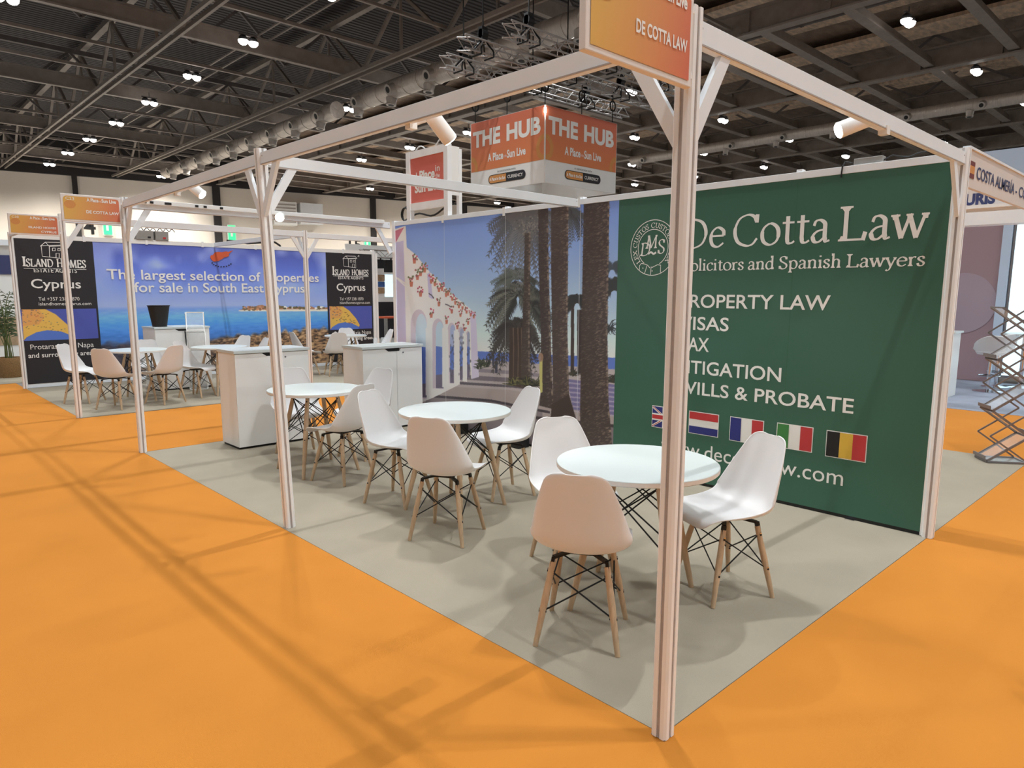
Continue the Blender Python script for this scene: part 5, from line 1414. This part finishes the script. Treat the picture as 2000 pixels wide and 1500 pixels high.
plu = Plane((XU+.048, 0, 0), (0,-1,0), (0,0,1))
ya, yb = tu(1883,390)[0], tu(1942,390)[0]
sans(plu, 'URIS', -ya, -yb, 2.725, 2.875, M_navy, hd, .05, 'lettering', .003)
MB().box((XU+.02,4.3,0), (XU+.2,4.5,2.5)).build('side_column', M_white, hd)
MB().box((XU+.02,-3.0,0), (XU+.2,-2.8,2.5)).build('side_column', M_white, hd)
XP = 12.75
pw = thing('display_wall', 'dusty pink display wall with a large pale disc behind the bar stools', 'display wall', (XP,3,0))
yp = float(onx(1958, 500, XP)[1]); yq = float(onx(1925, 745, XP)[1]); ypk = (yp+yq)/2
MB().box((XP,ypk,.006), (XP+.1,5.5,2.95)).build('panel', M_pink, pw)
cyc = onx(1878, 592, XP); rad = abs(onx(1878, 533, XP)[2]-cyc[2])
m = MB(); m.cone((XP-.01,cyc[1],cyc[2]), (XP-.002,cyc[1],cyc[2]), rad, rad, 48); m.build('pale_disc', M_pinklt, pw)
lb = thing('light_box', 'tall glowing white light box at the right edge beside the pink wall', 'light box', (XP,0,0))
MB().box((XP-.02,-3,.1), (XP+.08,ypk-.16,2.85)).build('frame', M_graymetal, lb)
MB().box((XP-.03,-3,.14), (XP-.021,ypk-.2,2.8)).build('lit_face', M_screen, lb)
MB().box((XP-.06,ypk-.15,.006), (XP+.08,ypk-.01,2.9)).build('edge_post', M_skyblue, lb)
bp = thing('canopy_panel', 'big pale blue canopy panel above the white header at right', 'canopy', (13.6,0,3.1))
zt = float(onx(1950, 293, 13.6)[2])
MB().box((13.6,-4,3.1), (13.9,3.2,zt)).build('panel', M_skyblue, bp)
MB().box((13.55,-4,3.0), (13.95,3.2,3.1)).build('lower_rail', M_rail, bp)
MB().box((13.6,3.0,0), (13.85,3.2,3.0)).build('column', M_rail, bp)
MB().box((13.6,-4.0,0), (13.85,-3.8,3.0)).build('column', M_rail, bp)
# bar stools and bistro table
def stool(x, y, rz, label):
    t = thing('bar_stool', label, 'bar stool', (x,y,ZC), 0, 'white padded bar stools')
    m = MB(); m.lathe([(.21,.0),(.21,.012),(.06,.03),(.03,.04)], (x,y,ZC), 28); m.build('base', M_chrome, t)
    m = MB(); m.cone((x,y,ZC+.03), (x,y,ZC+.6), .028, .028, 16); m.build('column', M_chrome, t)
    m = MB(); m.lathe([(.05,.58),(.19,.6),(.215,.64),(.2,.68),(.05,.69)], (x,y,ZC), 28); smooth_by_angle(m.build('seat', M_chair, t))
    b = MB(); c_, s_ = math.cos(rz), math.sin(rz); V, F = [], []
    n = 14
    for i in range(n+1):
        a = rz+math.pi*(.5+i/n)*1.0; hgt = .22*math.sin(math.pi*i/n)**.6+.02
        for r_, z_ in ((.205,.64),(.25,.66+hgt),(.225,.67+hgt),(.18,.66)): V.append((x+r_*math.cos(a), y+r_*math.sin(a), ZC+z_))
    for i in range(n):
        for j in range(4): F.append((4*i+j, 4*i+(j+1)%4, 4*(i+1)+(j+1)%4, 4*(i+1)+j))
    F += [(3,2,1,0), tuple(4*n+j for j in range(4))]
    b.add(V, F); smooth_by_angle(b.build('backrest', M_chair, t), 60)
    f = MB(); f.tube([(x+.15*math.cos(2*math.pi*i/16), y+.15*math.sin(2*math.pi*i/16), ZC+.26) for i in range(17)], .01, 6); f.build('foot_ring', M_chrome, t)
s1 = onz(1928, 765, ZC); stool(s1[0], s1[1], math.radians(20), 'white padded bar stool before the pink wall, nearer of two')
s2 = onz(1944, 756, ZC); stool(s2[0], s2[1], math.radians(60), 'white padded bar stool before the pink wall, farther of two')
bt = onz(1992, 757, ZC)
t = thing('bistro_table', 'tall white bistro table behind the zigzag rack', 'table', (bt[0],bt[1],ZC))
MB().lathe([(.34,.88),(.34,.905)], (bt[0],bt[1],ZC), 40).build('tabletop', M_table, t)
MB().cone((bt[0],bt[1],ZC+.02), (bt[0],bt[1],ZC+.88), .035, .035, 16).build('column', M_chrome, t)
MB().lathe([(.24,0),(.24,.012),(.06,.03)], (bt[0],bt[1],ZC), 28).build('base', M_chrome, t)
sh = onz(1855, 657, .9)
t = thing('side_counter', 'narrow white counter end peeping out behind the right post', 'counter', (10.2,float(onx(1866,660,10.2)[1]),ZC))
yy = float(onx(1869,660,10.2)[1])
MB().box((10.0,yy,ZC), (10.4,yy+1.2,.97)).build('body', M_white, t); MB().box((9.98,yy-.03,.97), (10.42,yy+1.22,1.0)).build('worktop', M_table, t)
